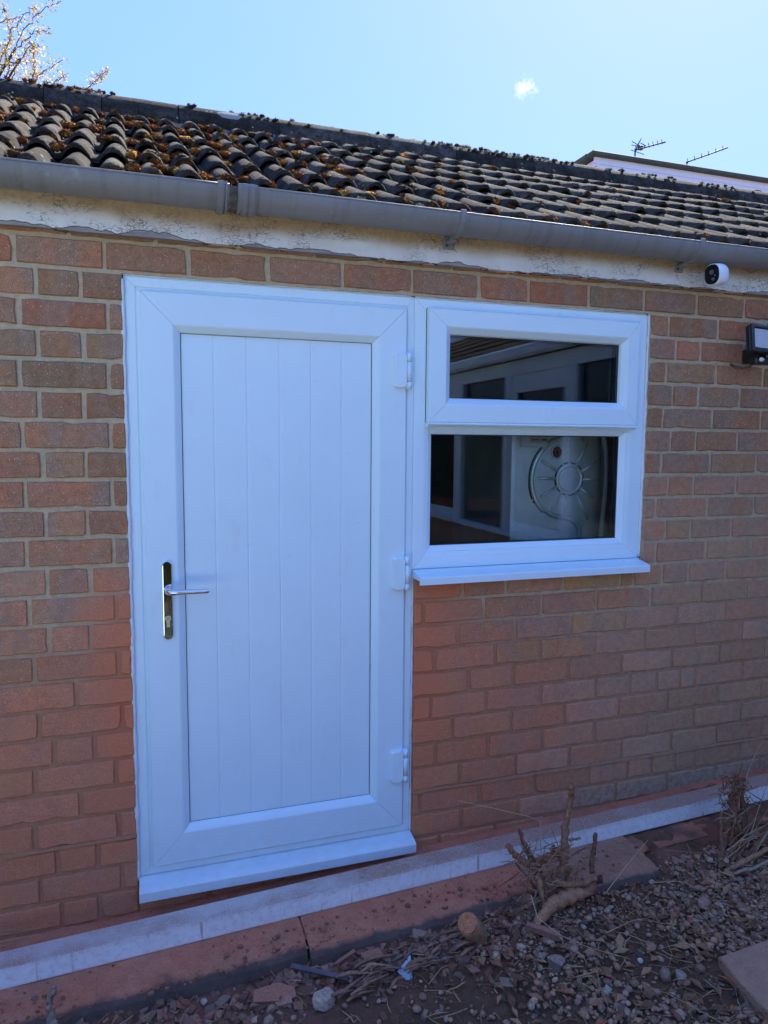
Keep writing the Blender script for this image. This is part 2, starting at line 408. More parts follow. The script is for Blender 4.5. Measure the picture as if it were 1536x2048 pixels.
# ------------------------------------------------------------------ helpers
def setp(o, label=None, cat=None, group=None, kind=None):
    if label: o['label'] = label
    if cat: o['category'] = cat
    if group: o['group'] = group
    if kind: o['kind'] = kind
    return o
def link(name, me, parent=None):
    o = bpy.data.objects.new(name, me); COL.objects.link(o)
    if parent is not None:
        o.parent = parent
        o.matrix_parent_inverse = Matrix.Translation(-parent_loc(parent))
    return o
def parent_loc(p):
    v = Vector(p.location)
    q = p.parent
    while q is not None:
        # parents are never rotated: offsets simply cancel through the inverse matrices
        q = q.parent
    return v
def empty(name, loc, label, cat, group=None):
    o = bpy.data.objects.new(name, None); o.location = loc; COL.objects.link(o); o.empty_display_size = .05
    return setp(o, label, cat, group)
class B:
    """collects geometry in world space"""
    def __init__(s): s.v = []; s.f = []; s.sm = []; s.c = []
    def add(s, vs, fs, smooth=False, col=None):
        k = len(s.v); s.v += [tuple(float(q) for q in p) for p in vs]
        s.f += [tuple(k+i for i in f) for f in fs]; s.sm += [smooth]*len(fs)
        s.c += [col or (1, 1, 1)]*len(vs)
        return s
    def box(s, x0, x1, y0, y1, z0, z1, col=None):
        v = [(x0, y0, z0), (x1, y0, z0), (x1, y1, z0), (x0, y1, z0), (x0, y0, z1), (x1, y0, z1), (x1, y1, z1), (x0, y1, z1)]
        return s.add(v, [(0, 3, 2, 1), (4, 5, 6, 7), (0, 1, 5, 4), (1, 2, 6, 5), (2, 3, 7, 6), (3, 0, 4, 7)], False, col)
    def rbox(s, x0, x1, y0, y1, z0, z1, r=.004, col=None):
        """box with chamfered edges"""
        X = (x0, x1); Y = (y0, y1); Z = (z0, z1); vs = []; idx = {}
        for i in (0, 1):
            for j in (0, 1):
                for k in (0, 1):
                    sx, sy, sz = (1, -1)[i], (1, -1)[j], (1, -1)[k]
                    for a, d in (('x', (0, r, r)), ('y', (r, 0, r)), ('z', (r, r, 0))):
                        idx[(i, j, k, a)] = len(vs)
                        vs.append((X[i]+sx*d[0], Y[j]+sy*d[1], Z[k]+sz*d[2]))
        I = idx; fs = []
        for i in (0, 1): fs.append([I[(i, 0, 0, 'x')], I[(i, 1, 0, 'x')], I[(i, 1, 1, 'x')], I[(i, 0, 1, 'x')]][::(-1 if i == 0 else 1)])
        for j in (0, 1): fs.append([I[(0, j, 0, 'y')], I[(1, j, 0, 'y')], I[(1, j, 1, 'y')], I[(0, j, 1, 'y')]][::(1 if j == 0 else -1)])
        for k in (0, 1): fs.append([I[(0, 0, k, 'z')], I[(1, 0, k, 'z')], I[(1, 1, k, 'z')], I[(0, 1, k, 'z')]][::(-1 if k == 0 else 1)])
        for i in (0, 1):
            for j in (0, 1): fs.append([I[(i, j, 0, 'x')], I[(i, j, 0, 'y')], I[(i, j, 1, 'y')], I[(i, j, 1, 'x')]])
        for i in (0, 1):
            for k in (0, 1): fs.append([I[(i, 0, k, 'x')], I[(i, 0, k, 'z')], I[(i, 1, k, 'z')], I[(i, 1, k, 'x')]])
        for j in (0, 1):
            for k in (0, 1): fs.append([I[(0, j, k, 'y')], I[(0, j, k, 'z')], I[(1, j, k, 'z')], I[(1, j, k, 'y')]])
        for i in (0, 1):
            for j in (0, 1):
                for k in (0, 1): fs.append([I[(i, j, k, 'x')], I[(i, j, k, 'y')], I[(i, j, k, 'z')]])
        return s.add(vs, fs, False, col)
    def tube(s, pts, rad, n=8, col=None, caps=True, jit=0., smooth=True, colend=None):
        pts = [Vector(p) for p in pts]; m = len(pts)
        rads = rad if hasattr(rad, '__len__') else [rad]*m
        up = Vector((0, 0, 1)); vs = []; prev = None
        for i, p in enumerate(pts):
            t = (pts[min(i+1, m-1)]-pts[max(i-1, 0)]).normalized()
            if prev is None:
                a = t.orthogonal().normalized()
            else:
                a = (prev - t*prev.dot(t)).normalized()
            prev = a; b = t.cross(a)
            for j in range(n):
                q = 2*PI*j/n; rr = rads[i]*(1+jit*random.uniform(-1, 1))
                vs.append(p + a*math.cos(q)*rr + b*math.sin(q)*rr)
        fs = [(i*n+j, i*n+(j+1) % n, (i+1)*n+(j+1) % n, (i+1)*n+j) for i in range(m-1) for j in range(n)]
        s.add(vs, fs, smooth, col)
        if caps:
            k = len(s.v)-len(vs)
            s.f += [tuple(k+j for j in range(n))[::-1], tuple(k+(m-1)*n+j for j in range(n))]; s.sm += [False, False]
        return s
    def cyl(s, c, axis, r, h, n=24, r2=None, col=None):
        c = Vector(c); ax = Vector(axis).normalized()
        return s.tube([c, c+ax*h], [r, r if r2 is None else r2], n, col)
    def build(s, name, mat, parent=None, weld=False):
        me = bpy.data.meshes.new(name); me.from_pydata(s.v, [], s.f); me.update()
        me.polygons.foreach_set('use_smooth', s.sm)
        if any(c != (1, 1, 1) for c in s.c):
            a = me.color_attributes.new('col', 'FLOAT_COLOR', 'POINT')
            a.data.foreach_set('color', np.array([(*c, 1) for c in s.c], dtype=np.float32).ravel())
        for mm in (mat if isinstance(mat, (list, tuple)) else [mat]): me.materials.append(mm)
        return link(name, me, parent)
def np_mesh(name, v, f, mat, smooth=True, col=None, parent=None):
    """v (n,3), f (m,k) arrays"""
    me = bpy.data.meshes.new(name); v = np.asarray(v, np.float32); f = np.asarray(f, np.int32)
    me.vertices.add(len(v)); me.vertices.foreach_set('co', v.ravel())
    k = f.shape[1]; me.loops.add(f.size); me.loops.foreach_set('vertex_index', f.ravel())
    me.polygons.add(len(f)); me.polygons.foreach_set('loop_start', np.arange(0, f.size, k, dtype=np.int32))
    me.polygons.foreach_set('loop_total', np.full(len(f), k, np.int32))
    me.polygons.foreach_set('use_smooth', np.full(len(f), smooth))
    me.update(calc_edges=True); me.validate()
    if col is not None:
        a = me.color_attributes.new('col', 'FLOAT_COLOR', 'POINT')
        a.data.foreach_set('color', np.concatenate([col, np.ones((len(col), 1))], 1).astype(np.float32).ravel())
    me.materials.append(mat)
    return link(name, me, parent)

def ico(sub):
    import bmesh
    bm = bmesh.new(); bmesh.ops.create_icosphere(bm, subdivisions=sub, radius=1)
    v = np.array([x.co[:] for x in bm.verts]); f = np.array([[q.index for q in x.verts] for x in bm.faces]); bm.free()
    return v, f
ICO1, ICO2, ICO3 = ico(1), ico(2), ico(3)

def ring_members(b, outer, inner, prof, gap=.0005):
    """four mitred members between two rectangles (x0,x1,ztop,zbot); prof = [(t, y)] from outer (t=0) to inner (t=1)"""
    oc = [(outer[0], outer[2]), (outer[1], outer[2]), (outer[1], outer[3]), (outer[0], outer[3])]
    ic = [(inner[0], inner[2]), (inner[1], inner[2]), (inner[1], inner[3]), (inner[0], inner[3])]
    for k in range(4):
        k2 = (k+1) % 4; vs = []
        for (c_o, c_i, sgn, o_o, o_i) in ((oc[k], ic[k], 1, oc[k2], ic[k2]), (oc[k2], ic[k2], -1, oc[k], ic[k])):
            dx, dz = o_o[0]-c_o[0], o_o[1]-c_o[1]; l = math.hypot(dx, dz)
            for t, y in prof:
                vs.append((c_o[0]+(c_i[0]-c_o[0])*t + dx/l*gap, y, c_o[1]+(c_i[1]-c_o[1])*t + dz/l*gap))
        n = len(prof)
        fs = [(i, i+1, n+i+1, n+i) for i in range(n-1)]
        fs += [tuple(range(n))[::-1], tuple(range(n, 2*n))]
        b.add(vs, fs)
    return b

# ------------------------------------------------------------------ setting: ground
gx = np.concatenate([np.array([-600, -200, -60, -20, -8, -4, -2.5, -1.6]), np.arange(-1.1, 3.6, .022), np.array([3.8, 4.2, 5, 7, 10, 20, 60, 200, 600])])
gy = np.concatenate([np.array([-600, -200, -60, -25, -12, -7, -4.5, -3, -2.2, -1.8]), np.arange(-1.5, .0, .022), np.array([.05, .2, 1, 3, 8, 20, 60, 200, 600])])
XX, YY = np.meshgrid(gx, gy, indexing='ij')
ZZ = zg(XX)
for i in range(len(gx)):
    for j in range(len(gy)):
        if -1.2 < gx[i] < 3.7 and -1.6 < gy[j] < 0:
            p = Vector((gx[i], gy[j], 0))
            ZZ[i, j] += .014*mnoise.noise(p*3.5) + .011*mnoise.noise(p*11) + .006*mnoise.noise(p*31)
            # soil drifts up to the concrete edge, heap by the roots
            ZZ[i, j] += .022*math.exp(-((gx[i]-1.5)**2)/.09 - ((gy[j]+.42)**2)/.012)
            ZZ[i, j] += .010*math.exp(-((gx[i]-1.0)**2)/.12 - ((gy[j]+.43)**2)/.003)
            if gx[i] > 1.9: ZZ[i, j] += .034*min(1, max(0, (gx[i]-1.93)/.08))*min(1, max(0, (gy[j]+.47)/.10))
            if gx[i] < .9: ZZ[i, j] -= .008
nx_, ny_ = len(gx), len(gy)
idx = np.arange(nx_*ny_).reshape(nx_, ny_)
gf = np.stack([idx[:-1, :-1], idx[1:, :-1], idx[1:, 1:], idx[:-1, 1:]], -1).reshape(-1, 4)
ground = np_mesh('ground', np.stack([XX, YY, ZZ], -1).reshape(-1, 3), gf, SOIL)
setp(ground, 'dark bare soil in front of the brick wall', 'ground', kind='structure')
from mathutils.bvhtree import BVHTree
GB = BVHTree.FromPolygons([Vector(v) for v in np.stack([XX, YY, ZZ], -1).reshape(-1, 3)], [tuple(map(int, f)) for f in gf])
def gz(x, y):
    h = GB.ray_cast(Vector((x, y, 5)), Vector((0, 0, -1)))
    return h[0].z if h[0] is not None else float(zg(x))

# unseen paving added in the sun to bounce light onto the shaded door
b_ = None
def bounce_paving():
    V = []; F = []; k = 0
    for i in range(16):
        for j in range(12):
            x0, y1 = -6.0+i*.6, -2.35-j*.6
            z = float(zg(x0))*0 - 2.125
            q = [(x0+.006, y1-.594, z), (x0+.594, y1-.594, z), (x0+.594, y1-.006, z), (x0+.006, y1-.006, z)]
            V += q + [(a, c, d+.03) for a, c, d in q]
            F += [(k+4, k+5, k+6, k+7), (k, k+1, k+5, k+4), (k+1, k+2, k+6, k+5), (k+2, k+3, k+7, k+6), (k+3, k, k+4, k+7)]; k += 8
    return np_mesh('bounce_paving', np.array(V), np.array(F), simple('pale_bounce_stone', (.46, .58, .55), .85, var=.15, vscale=4), False)
setp(bounce_paving(), 'unseen pale paving added in the sun to bounce light onto the door', 'bounce_paving', kind='structure')

# ------------------------------------------------------------------ brick outbuilding
BLD = empty('brick_outbuilding', (1.2, 0, -2.1), 'low red brick outbuilding with mossy tiled roof, white door and window', 'building')
P = .0865; BL = .2385
DX0, DX1 = .285, 1.207           # door opening
WX1 = 2.149                      # window right edge
ZT = -.089                       # head of both openings
ZSILL = -1.02                    # underside of the window frame
XL, XR = -1.6, 4.8               # wall ends

# mortar body of the wall (flat joints just behind the brick faces)
mb = B()
YM = .0062
mb.box(XL, DX0, YM, .11, -2.35, .16)
mb.box(DX0, WX1, YM, .11, ZT, .16)
mb.box(WX1, XR, YM, .11, -2.35, .16)
mb.box(DX1+.004, WX1, YM, .11, -2.35, ZSILL-.01)
mb.box(DX0, DX1+.004, YM, .11, -2.35, -2.0)
mb.build('mortar_wall', MORT, BLD)

def px_x(px, c):
    z = -(c+.5)*P; x = W(px, 900, 0)[0]
    for _ in range(8):
        # find the row on the wall plane that has this z at this column
        py = 900.
        for _ in range(6):
            q = W(px, py, 0); py += (q[2]-z)*560
    return W(px, py, 0)[0]
s5, s6, s7, s8 = .1953125, .1953125, .2604167, .2604167
leftp = {0: [27, 208], 1: [360, 820], 2: [190, 1100], 3: [390, 855], 4: [195, 1110], 5: [405, 865], 6: [230, 1130], 7: [435, 880], 8: [260, 1145],
         9: [470, 895], 10: [275, 1165], 11: [480, 925], 12: [305, 1190], 13: [505, 930], 14: [355, 1210], 15: [785], 16: [405, 1255], 17: [555, 970],
         18: [370, 1190], 19: [830], 20: [361, 1217], 21: [586, 1004], 22: [418, 1254], 23: [637, 1025]}
for c in leftp:
    if c: leftp[c] = [x*s5 for x in leftp[c]]
topp = [27, 208, 377, 536, 685, 825, 958, 1058, 1178, 1289, 1395, 1490]
rightp = {1: [530, 1030], 2: [600, 850, 1295], 3: [495, 1010, 1490], 4: [565, 830, 1255], 5: [465, 970, 1465], 6: [545, 800, 1230], 7: [445, 945, 1415],
          8: [520, 780, 1210], 9: [390, 920, 1395], 10: [490, 745, 1165], 11: [390, 900, 1370]}
rightp = {c: [1236+x*s5 for x in v] for c, v in rightp.items()}
under = {12: [926, 1012, 1127, 1241, 1268, 1325, 1377, 1453], 13: [848, 969, 1084, 1193, 1302, 1402, 1494], 14: [917, 1030.5, 1141, 1250, 1354, 1450],
         15: [869, 990, 1080, 1188, 1290, 1389, 1484], 16: [937, 1026.5, 1137, 1243, 1344, 1438], 17: [862.5, 972, 1082.5, 1192, 1261, 1314, 1361, 1391, 1486],
         18: [905, 1022.6, 1129, 1237.6, 1336, 1435, 1524], 19: [871.6, 976, 1086, 1189, 1293.5, 1388.6, 1482], 20: [918.5, 1032, 1138.5, 1244, 1342, 1433, 1524],
         21: [840, 960, 1069.5, 1177.6, 1254.5, 1302.6, 1351, 1388.6, 1480], 22: [922, 1037, 1142, 1232, 1334, 1430], 23: [878, 990, 1090, 1188, 1290, 1385]}

PAL = [(0.468, 0.214, 0.108), (0.429, 0.214, 0.107), (0.533, 0.214, 0.111), (0.416, 0.228, 0.114), (0.448, 0.255, 0.163), (0.390, 0.235, 0.120), (0.507, 0.241, 0.137), (0.455, 0.228, 0.150)]
def brick_mesh(w, h, rnd, d=.07, amp=.0026):
    """brick with a worn, slightly uneven front arris; centred, face towards -y"""
    nx, nz = max(2, int(w/.030)), 2
    per = []
    for i in range(nx): per.append((-w/2+w*i/nx, -h/2))
    for i in range(nz): per.append((w/2, -h/2+h*i/nz))
    for i in range(nx): per.append((w/2-w*i/nx, h/2))
    for i in range(nz): per.append((-w/2, h/2-h*i/nz))
    A = []; F = []; K = []
    for (x, z) in per:
        corner = (abs(abs(x)-w/2) < 1e-6) and (abs(abs(z)-h/2) < 1e-6)
        k = rnd.uniform(0, amp) + (rnd.uniform(.0, .0016) if corner else 0)
        if rnd.random() < .08: k += rnd.uniform(.002, .005)
        x2 = x - math.copysign(k if abs(abs(x)-w/2) < 1e-6 else 0, x); z2 = z - math.copysign(k if abs(abs(z)-h/2) < 1e-6 else 0, z)
        K.append((x2, d, z2)); A.append((x2, rnd.uniform(.002, .0035), z2))
        e = rnd.uniform(.0016, .003)
        F.append((x2-math.copysign(e, x2), rnd.uniform(-.0012, .0004), z2-math.copysign(e, z2)))
    n = len(per); v = K+A+F
    f = []
    for a in (0, n):
        f += [(a+i, a+(i+1) % n, a+n+(i+1) % n, a+n+i) for i in range(n)]
    f.append(tuple(range(2*n, 3*n)))
    return v, f
nbricks = 0
outside = [B() for _ in range(6)]
SEAM = {}
def put_brick(x0, x1, z0, z1, inview=True):
    global nbricks
    w, h = x1-x0, z1-z0
    if w < .012: return
    rnd = random
    v, f = brick_mesh(w, h, rnd)
    cx, cz = (x0+x1)/2, (z0+z1)/2; dy = rnd.uniform(-.0018, .0012)
    if not inview:
        random.choice(outside).add([(a+cx, b_+dy, c_+cz) for a, b_, c_ in v], f); return
    me = bpy.data.meshes.new('brick'); me.from_pydata(v, [], f); me.update(); me.materials.append(MB_)
    o = link('brick', me, BLD); o.location = (cx, dy, cz)
    o.rotation_euler = (rnd.uniform(-.006, .006), rnd.uniform(-.004, .004), rnd.uniform(-.004, .004))
    c = rnd.choice(PAL); k = rnd.uniform(.86, 1.12); c = tuple(a*.42+b_*.58 for a, b_ in zip(c, (.37, .235, .15)))
    if cz < -.9 and cx > 1.6 and rnd.random() < .5: c = rnd.choice([(.43, .27, .19), (.43, .26, .17), (.40, .265, .14)])
    if cz > -.3 and rnd.random() < .35: c = (.47, .215, .125)
    up = min(1, max(0, (cz+1.1)/.6)); o.color = (c[0]*k*(1.2-.26*up), c[1]*k*(1.15-.19*up), c[2]*k*(1.08-.16*up), 1)
    nbricks += 1
def course(c, joints, xa, xb, jw=.0095, full_left=False, full_right=False):
    """lay bricks between joints from xa to xb (hard ends)"""
    z1 = -c*P-.0043-random.uniform(0, .0018); z0 = -(c+1)*P+.0043+random.uniform(0, .0018)
    js = sorted(joints); ends = [xa]+js+[xb]
    for a, b_ in zip(ends[:-1], ends[1:]):
        l = a if a == xa else a+jw/2*random.uniform(.75, 1.3)
        r = b_ if b_ == xb else b_-jw/2*random.uniform(.75, 1.3)
        put_brick(l, r, z0, z1)
def extend(js, lo, hi):
    js = sorted(js)
    while js[0]-BL > lo: js.insert(0, js[0]-BL)
    while js[-1]+BL < hi: js.append(js[-1]+BL)
    return js
VX0, VX1 = -.16, 2.85            # individual bricks a little beyond both picture edges
# course behind/under the fascia
def left_run(c, js, xb):
    js = [j for j in extend(js, VX0-BL, xb) if j < xb-.02]
    while len(js) > 1 and js[1] < VX0: js.pop(0)
    SEAM.setdefault(c, {})['l'] = js[0]; course(c, js[1:], js[0]+.005, xb)
def right_run(c, js, xa):
    js = [j for j in extend(js, xa, VX1+BL) if j > xa+.02]
    while len(js) > 1 and js[-2] > VX1: js.pop()
    SEAM.setdefault(c, {})['r'] = js[-1]; course(c, js[:-1], xa, js[-1]-.005)
def full_run(c, js):
    js = extend(js, VX0-BL, VX1+BL)
    while js[1] < VX0: js.pop(0)
    while js[-2] > VX1: js.pop()
    SEAM[c] = {'l': js[0], 'r': js[-1]}; course(c, js[1:-1], js[0]+.005, js[-1]-.005)
full_run(-1, [px_x(p_, -1) for p_ in (629, 769, 905, 1017, 1122, 1237, 1345, 1447)])
full_run(0, [px_x(p_, 0) for p_ in topp])
for c in range(1, 24):
    left_run(c, [px_x(p_, c) for p_ in leftp[c]], DX0)
    right_run(c, [px_x(p_, c) for p_ in (rightp[c] if c <= 11 else under[c])], WX1 if c <= 11 else DX1+.004)
for c in (23, 24):               # below the door sill, in deep shade
    course(c, [DX0+.12+BL*i+(c % 2)*.1 for i in range(4)], DX0+.004, DX1)
left_run(24, [VX0+.2], DX0)
right_run(24, [1.4], DX1+.004)
# the wall goes on beyond the picture
for c in range(-1, 25):
    z1, z0 = -c*P-.005, -(c+1)*P+.005
    x = SEAM[c]['l']
    while x > XL+.02: put_brick(max(XL, x-BL+.005), x-.005, z0, z1, False); x -= BL
    x = SEAM[c]['r']
    while x < XR-.02: put_brick(x+.005, min(XR, x+BL-.005), z0, z1, False); x += BL
for i, b_ in enumerate(outside):
    ob = b_.build('brickwork', MB_, BLD); ob['kind'] = 'stuff'
    q = .9+.07*(i % 3); ob.color = ((.44, .43, .40, .45, .41, .43)[i]*q, (.245, .255, .25, .24, .235, .265)[i]*q, (.14, .155, .16, .135, .14, .16)[i]*q, 1)

# damp course: a proud smeared mortar/felt line
pts = []; b_ = B()
def felt(xa, xb, z, seed):
    random.seed(seed); n = int((xb-xa)/.03); top = []; bot = []
    for i in range(n+1):
        x = xa+(xb-xa)*i/n; w = .0045+.0045*mnoise.noise(Vector((x*4, seed, 0)))+.001; dz = .0035*mnoise.noise(Vector((x*2.2, seed, 5)))
        yy = -.004-.003*max(0, mnoise.noise(Vector((x*6, seed, 9))))
        top.append((x, yy, z+dz+w)); bot.append((x, yy, z+dz-w))
    bb = B(); n1 = n+1
    vs = top+bot+[(p_[0], .01, p_[2]+.002) for p_ in top]+[(p_[0], .01, p_[2]-.002) for p_ in bot]
    fs = []
    for i in range(n):
        fs += [(n1+i, n1+i+1, i+1, i), (i, i+1, 2*n1+i+1, 2*n1+i), (3*n1+i, 3*n1+i+1, n1+i+1, n1+i)]
    bb.add(vs, fs)
    return bb
felt(DX1+.004, VX1, -21*P, 3).build('damp_course', MORT, BLD)
felt(VX0, DX0, -21*P, 8).build('damp_course', MORT, BLD)
random.seed(11)

# rough footing ledge between wall and the white section
fb = B(); n = 120
for (xa, xb) in ((-1.5, 3.4),):
    rows_ = []
    for i in range(n+1):
        x = xa+(xb-xa)*i/n; s = .0459*(x+.07)
        q = lambda k: .008*mnoise.noise(Vector((x*7, k, 0)))
        rows_.append([(x, .05, -2.085+s+q(1)), (x, -.012+q(2), -2.088+s+q(3)), (x, -.07+q(4), -2.098+s+q(5)), (x, -.135, -2.10+s), (x, -.30, -2.10+s)])
    vs = [p_ for r_ in rows_ for p_ in r_]; fs = [(i*5+k, (i+1)*5+k, (i+1)*5+k+1, i*5+k+1) for i in range(n) for k in range(4)]
    fb.add(vs, [f_[::-1] for f_ in fs])
fb.build('footing_ledge', SLAB, BLD)

# interior shell
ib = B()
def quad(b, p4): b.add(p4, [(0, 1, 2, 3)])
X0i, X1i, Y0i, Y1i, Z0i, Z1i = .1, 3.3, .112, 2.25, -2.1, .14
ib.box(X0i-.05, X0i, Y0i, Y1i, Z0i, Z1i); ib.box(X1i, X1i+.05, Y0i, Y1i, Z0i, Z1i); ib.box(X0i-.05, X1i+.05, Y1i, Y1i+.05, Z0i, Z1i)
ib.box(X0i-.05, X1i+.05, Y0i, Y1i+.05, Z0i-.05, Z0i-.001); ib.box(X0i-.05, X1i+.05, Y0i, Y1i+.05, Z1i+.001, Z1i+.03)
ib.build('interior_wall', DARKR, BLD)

# ------------------------------------------------------------------ fascia and gutter
fb = B(); n = 400; xa, xb = XL, XR
top = []; mid = []; low = []; bk_ = []
for i in range(n+1):
    x = xa+(xb-xa)*i/n
    e = .0022*mnoise.noise(Vector((x*9, 0, 0)))+.0018*mnoise.noise(Vector((x*30, 3, 0)))
    top.append((x, -.026, .175)); mid.append((x, -.0265+.0012*mnoise.noise(Vector((x*5, 2, 0))), .03)); low.append((x, -.026, .0115+e)); bk_.append((x, -.001, .0115+e))
n1 = n+1; vs = top+mid+low+bk_
fs = [(k*n1+i+n1, k*n1+i+1+n1, k*n1+i+1, k*n1+i) for k in range(3) for i in range(n)]
fb.add(vs, fs); fb.build('fascia_board', FASC, BLD)
sb = B(); sb.box(XL, XR, -.0265, .2, .1752, .18); sb.build('eaves_board', FASC, BLD)

GY, GZ, GR = -.090, .144, .056
def gutter_arc(r0, r1, x0, x1, yc=GY, zc=GZ, a0=0., a1=PI, n=20, lip=True):
    b = B(); out = []; inn = []
    for i in range(n+1):
        a = a0+(a1-a0)*i/n
        out.append((yc-r1*math.cos(a), zc-r1*math.sin(a))); inn.append((yc-r0*math.cos(a), zc-r0*math.sin(a)))
    n1 = n+1
    nseg = max(1, int(abs(x1-x0)/.15)); 
    secs = []
    for s in range(nseg+1):
        x = x0+(x1-x0)*s/nseg; sag = .0015*math.sin(x*2.1) if abs(x1-x0) > .3 else 0
        secs.append([(x, p_[0], p_[1]+sag) for p_ in out]+[(x, p_[0], p_[1]+sag) for p_ in inn])
    for s in range(nseg):
        vs = secs[s]+secs[s+1]; m = 2*n1
        fs = [(i, m+i, m+i+1, i+1) for i in range(n)]+[(n1+i+1, m+n1+i+1, m+n1+i, n1+i) for i in range(n)]
        fs += [(0, n1, m+n1, m), (n, m+n, m+n1+n, n1+n)]
        b.add(vs, fs, True)
    b.add(secs[0], [(i, i+1, n1+i+1, n1+i) for i in range(n)]); b.add(secs[-1], [(i, n1+i, n1+i+1, i+1) for i in range(n)])
    return b
gl = gutter_arc(GR-.0025, GR, XL, .583)
gut = gl.build('gutter', GUT, BLD)
g2 = gutter_arc(GR-.0025, GR, .607, XR).build('gutter', GUT, BLD)
# lip beads
for o, (a, b2) in ((gut, (XL, .583)), (g2, (.607, XR))):
    t = B(); t.tube([(a+(b2-a)*i/20, GY-GR+.001, GZ+.0015*math.sin((a+(b2-a)*i/20)*2.1)) for i in range(21)], .0032, 8); t.build('gutter_lip', GUT, o)
# split union: two thick collars and an end strap each side of the gap
def collar(x0, x1, r=.0615, par=gut):
    b = gutter_arc(GR, r, x0, x1, a0=-.12, a1=PI)
    b.build('gutter_union', GUT, par)
collar(.550, .569); collar(.555, .564, .0645); collar(.572, .577, .0625)
gutter_arc(GR-.007, GR-.003, .560, .630).build('gutter_union', simple('grimy_plastic', (.10, .085, .07), .8, var=.5, vscale=60), gut)
collar(.620, .634, .0625, g2); collar(.641, .655, .0625, g2); collar(.608, .663, .0595, g2)
# bracket with visible strap at 925 px, and one arm seen beyond
def bracket(x, par, strap=True):
    b = gutter_arc(GR+.0005, GR+.0055, x-.009, x+.009, a0=-.15, a1=PI*.97)
    b.rbox(x-.02, x+.02, -.034, -.0275, .06, .125, .003)
    b.rbox(x-.012, x+.012, -.075, -.03, .075, .089, .003)
    o = b.build('gutter_bracket', GUT, par)
    s = B(); s.cyl((x-.008, -.0345, .072), (0, -1, 0), .0045, .003, 10); s.build('bracket_screw', GASK, par)
bracket(1.306, g2); bracket(2.235, g2); bracket(-.55, gut); bracket(3.1, g2)
# leaf debris and cobweb caught in the gap of the union
db = B(); random.seed(21)
db.add([(.574, GY-.030, GZ-.028), (.614, GY-.034, GZ-.022), (.612, GY+.02, GZ-.045), (.576, GY+.02, GZ-.042)], [(0, 1, 2, 3)], False, (.06, .04, .03))
for i in range(150):
    x = random.uniform(.574, .613); a = random.uniform(.1, 2.4); r = random.uniform(.036, .058)
    p0 = Vector((x, GY-r*math.cos(a), GZ-r*math.sin(a)+.004))
    d = Vector((random.uniform(-1, 1), random.uniform(-.5, .5), random.uniform(-1, 1))).normalized()
    db.tube([p0, p0+d*random.uniform(.01, .03)], .0006, 4, random.choice([(.14, .08, .05), (.3, .25, .2), (.07, .045, .03), (.20, .11, .06)]))
o = db.build('gutter_debris', LITTER); setp(o, 'dark leaf debris and cobweb caught in the gap of the gutter joint', 'debris', kind='stuff')

# ------------------------------------------------------------------ roof
A = math.radians(27.8); CA, SA = math.cos(A), math.sin(A)
EY, EZ, GAUGE = -.081, .124, .2668       # eave tip of the first course
RP = .105
def roof_pt(s, h):                       # s = distance up the slope, h = height off the batten plane
    return EY + s*CA - h*SA, EZ + s*SA + h*CA
def prof(u):                             # roll profile over one period, peak at u=0
    u = (u+.5) % 1 - .5
    if abs(u) > .39: return .0015*math.cos((abs(u)-.5)*PI/.11*.5)*0
    return .037*max(0., math.cos(PI*u/.78))**.72
US = [0, .07, .11, .125, .15, .19, .25, .33, .42, .5, .58, .67, .75, .81, .85, .875, .89, .93]
def tile_mesh(seed, wid=2, length=.335, th=.013):
    rnd = random.Random(seed); uu = [w+u for w in range(wid) for u in US]+[wid]; nx = len(uu)-1; v = []; 
    L_ = [0, .004, .1, .22, length]
    rows_ = []
    for li, s in enumerate(L_):
        row = []
        for i in range(nx+1):
            u = uu[i]; x = (u-.5*1)*RP
            h = prof(u-.5 if True else u)
            e = rnd.uniform(-.0008, .0008) if 0 < i < nx else 0
            lift = .026*(1-s/length)            # rests on the course below at its tip
            round_ = -.003 if li == 0 else 0
            row.append((x, s + (rnd.uniform(-.0015, .0015) if li < 2 else 0), h+lift+e+round_))
        rows_.append(row)
    nb = len(L_)
    for r_ in rows_: v += r_
    for r_ in (rows_[0], rows_[-1]): v += [(x, s, h-th+(.003 if r_ is rows_[0] else 0)) for x, s, h in r_]
    m = nx+1; f = []; sm = []
    for k in range(nb-1):
        for i in range(nx): f.append((k*m+i, k*m+i+1, (k+1)*m+i+1, (k+1)*m+i)); sm.append(k > 0)
    B0, B1 = nb*m, (nb+1)*m
    for i in range(nx): f.append((B0+i, B0+i+1, i+1, i)); sm.append(False)
    for i in range(nx): f.append((B1+i, B1+i+1, B0+i+1, B0+i)); sm.append(True)
    f.append(tuple([k*m for k in range(nb)]+[B1, B0])); sm.append(False)
    f.append(tuple([k*m+nx for k in range(nb)][::-1]+[B0+nx, B1+nx])); sm.append(False)
    # to slope space -> world orientation with tip at origin
    vv = [(x, s*CA-h*SA, s*SA+h*CA) for x, s, h in v]
    me = bpy.data.meshes.new('roof_tile'); me.from_pydata(vv, [], f); me.update()
    me.polygons.foreach_set('use_smooth', sm); me.materials.append(TILE)
    return me
TM = [tile_mesh(100+i) for i in range(8)]
PH = [.58, .56, .5, .40, .36, .34, .33]
random.seed(5)
MOSSPTS = []
ROLLS = []
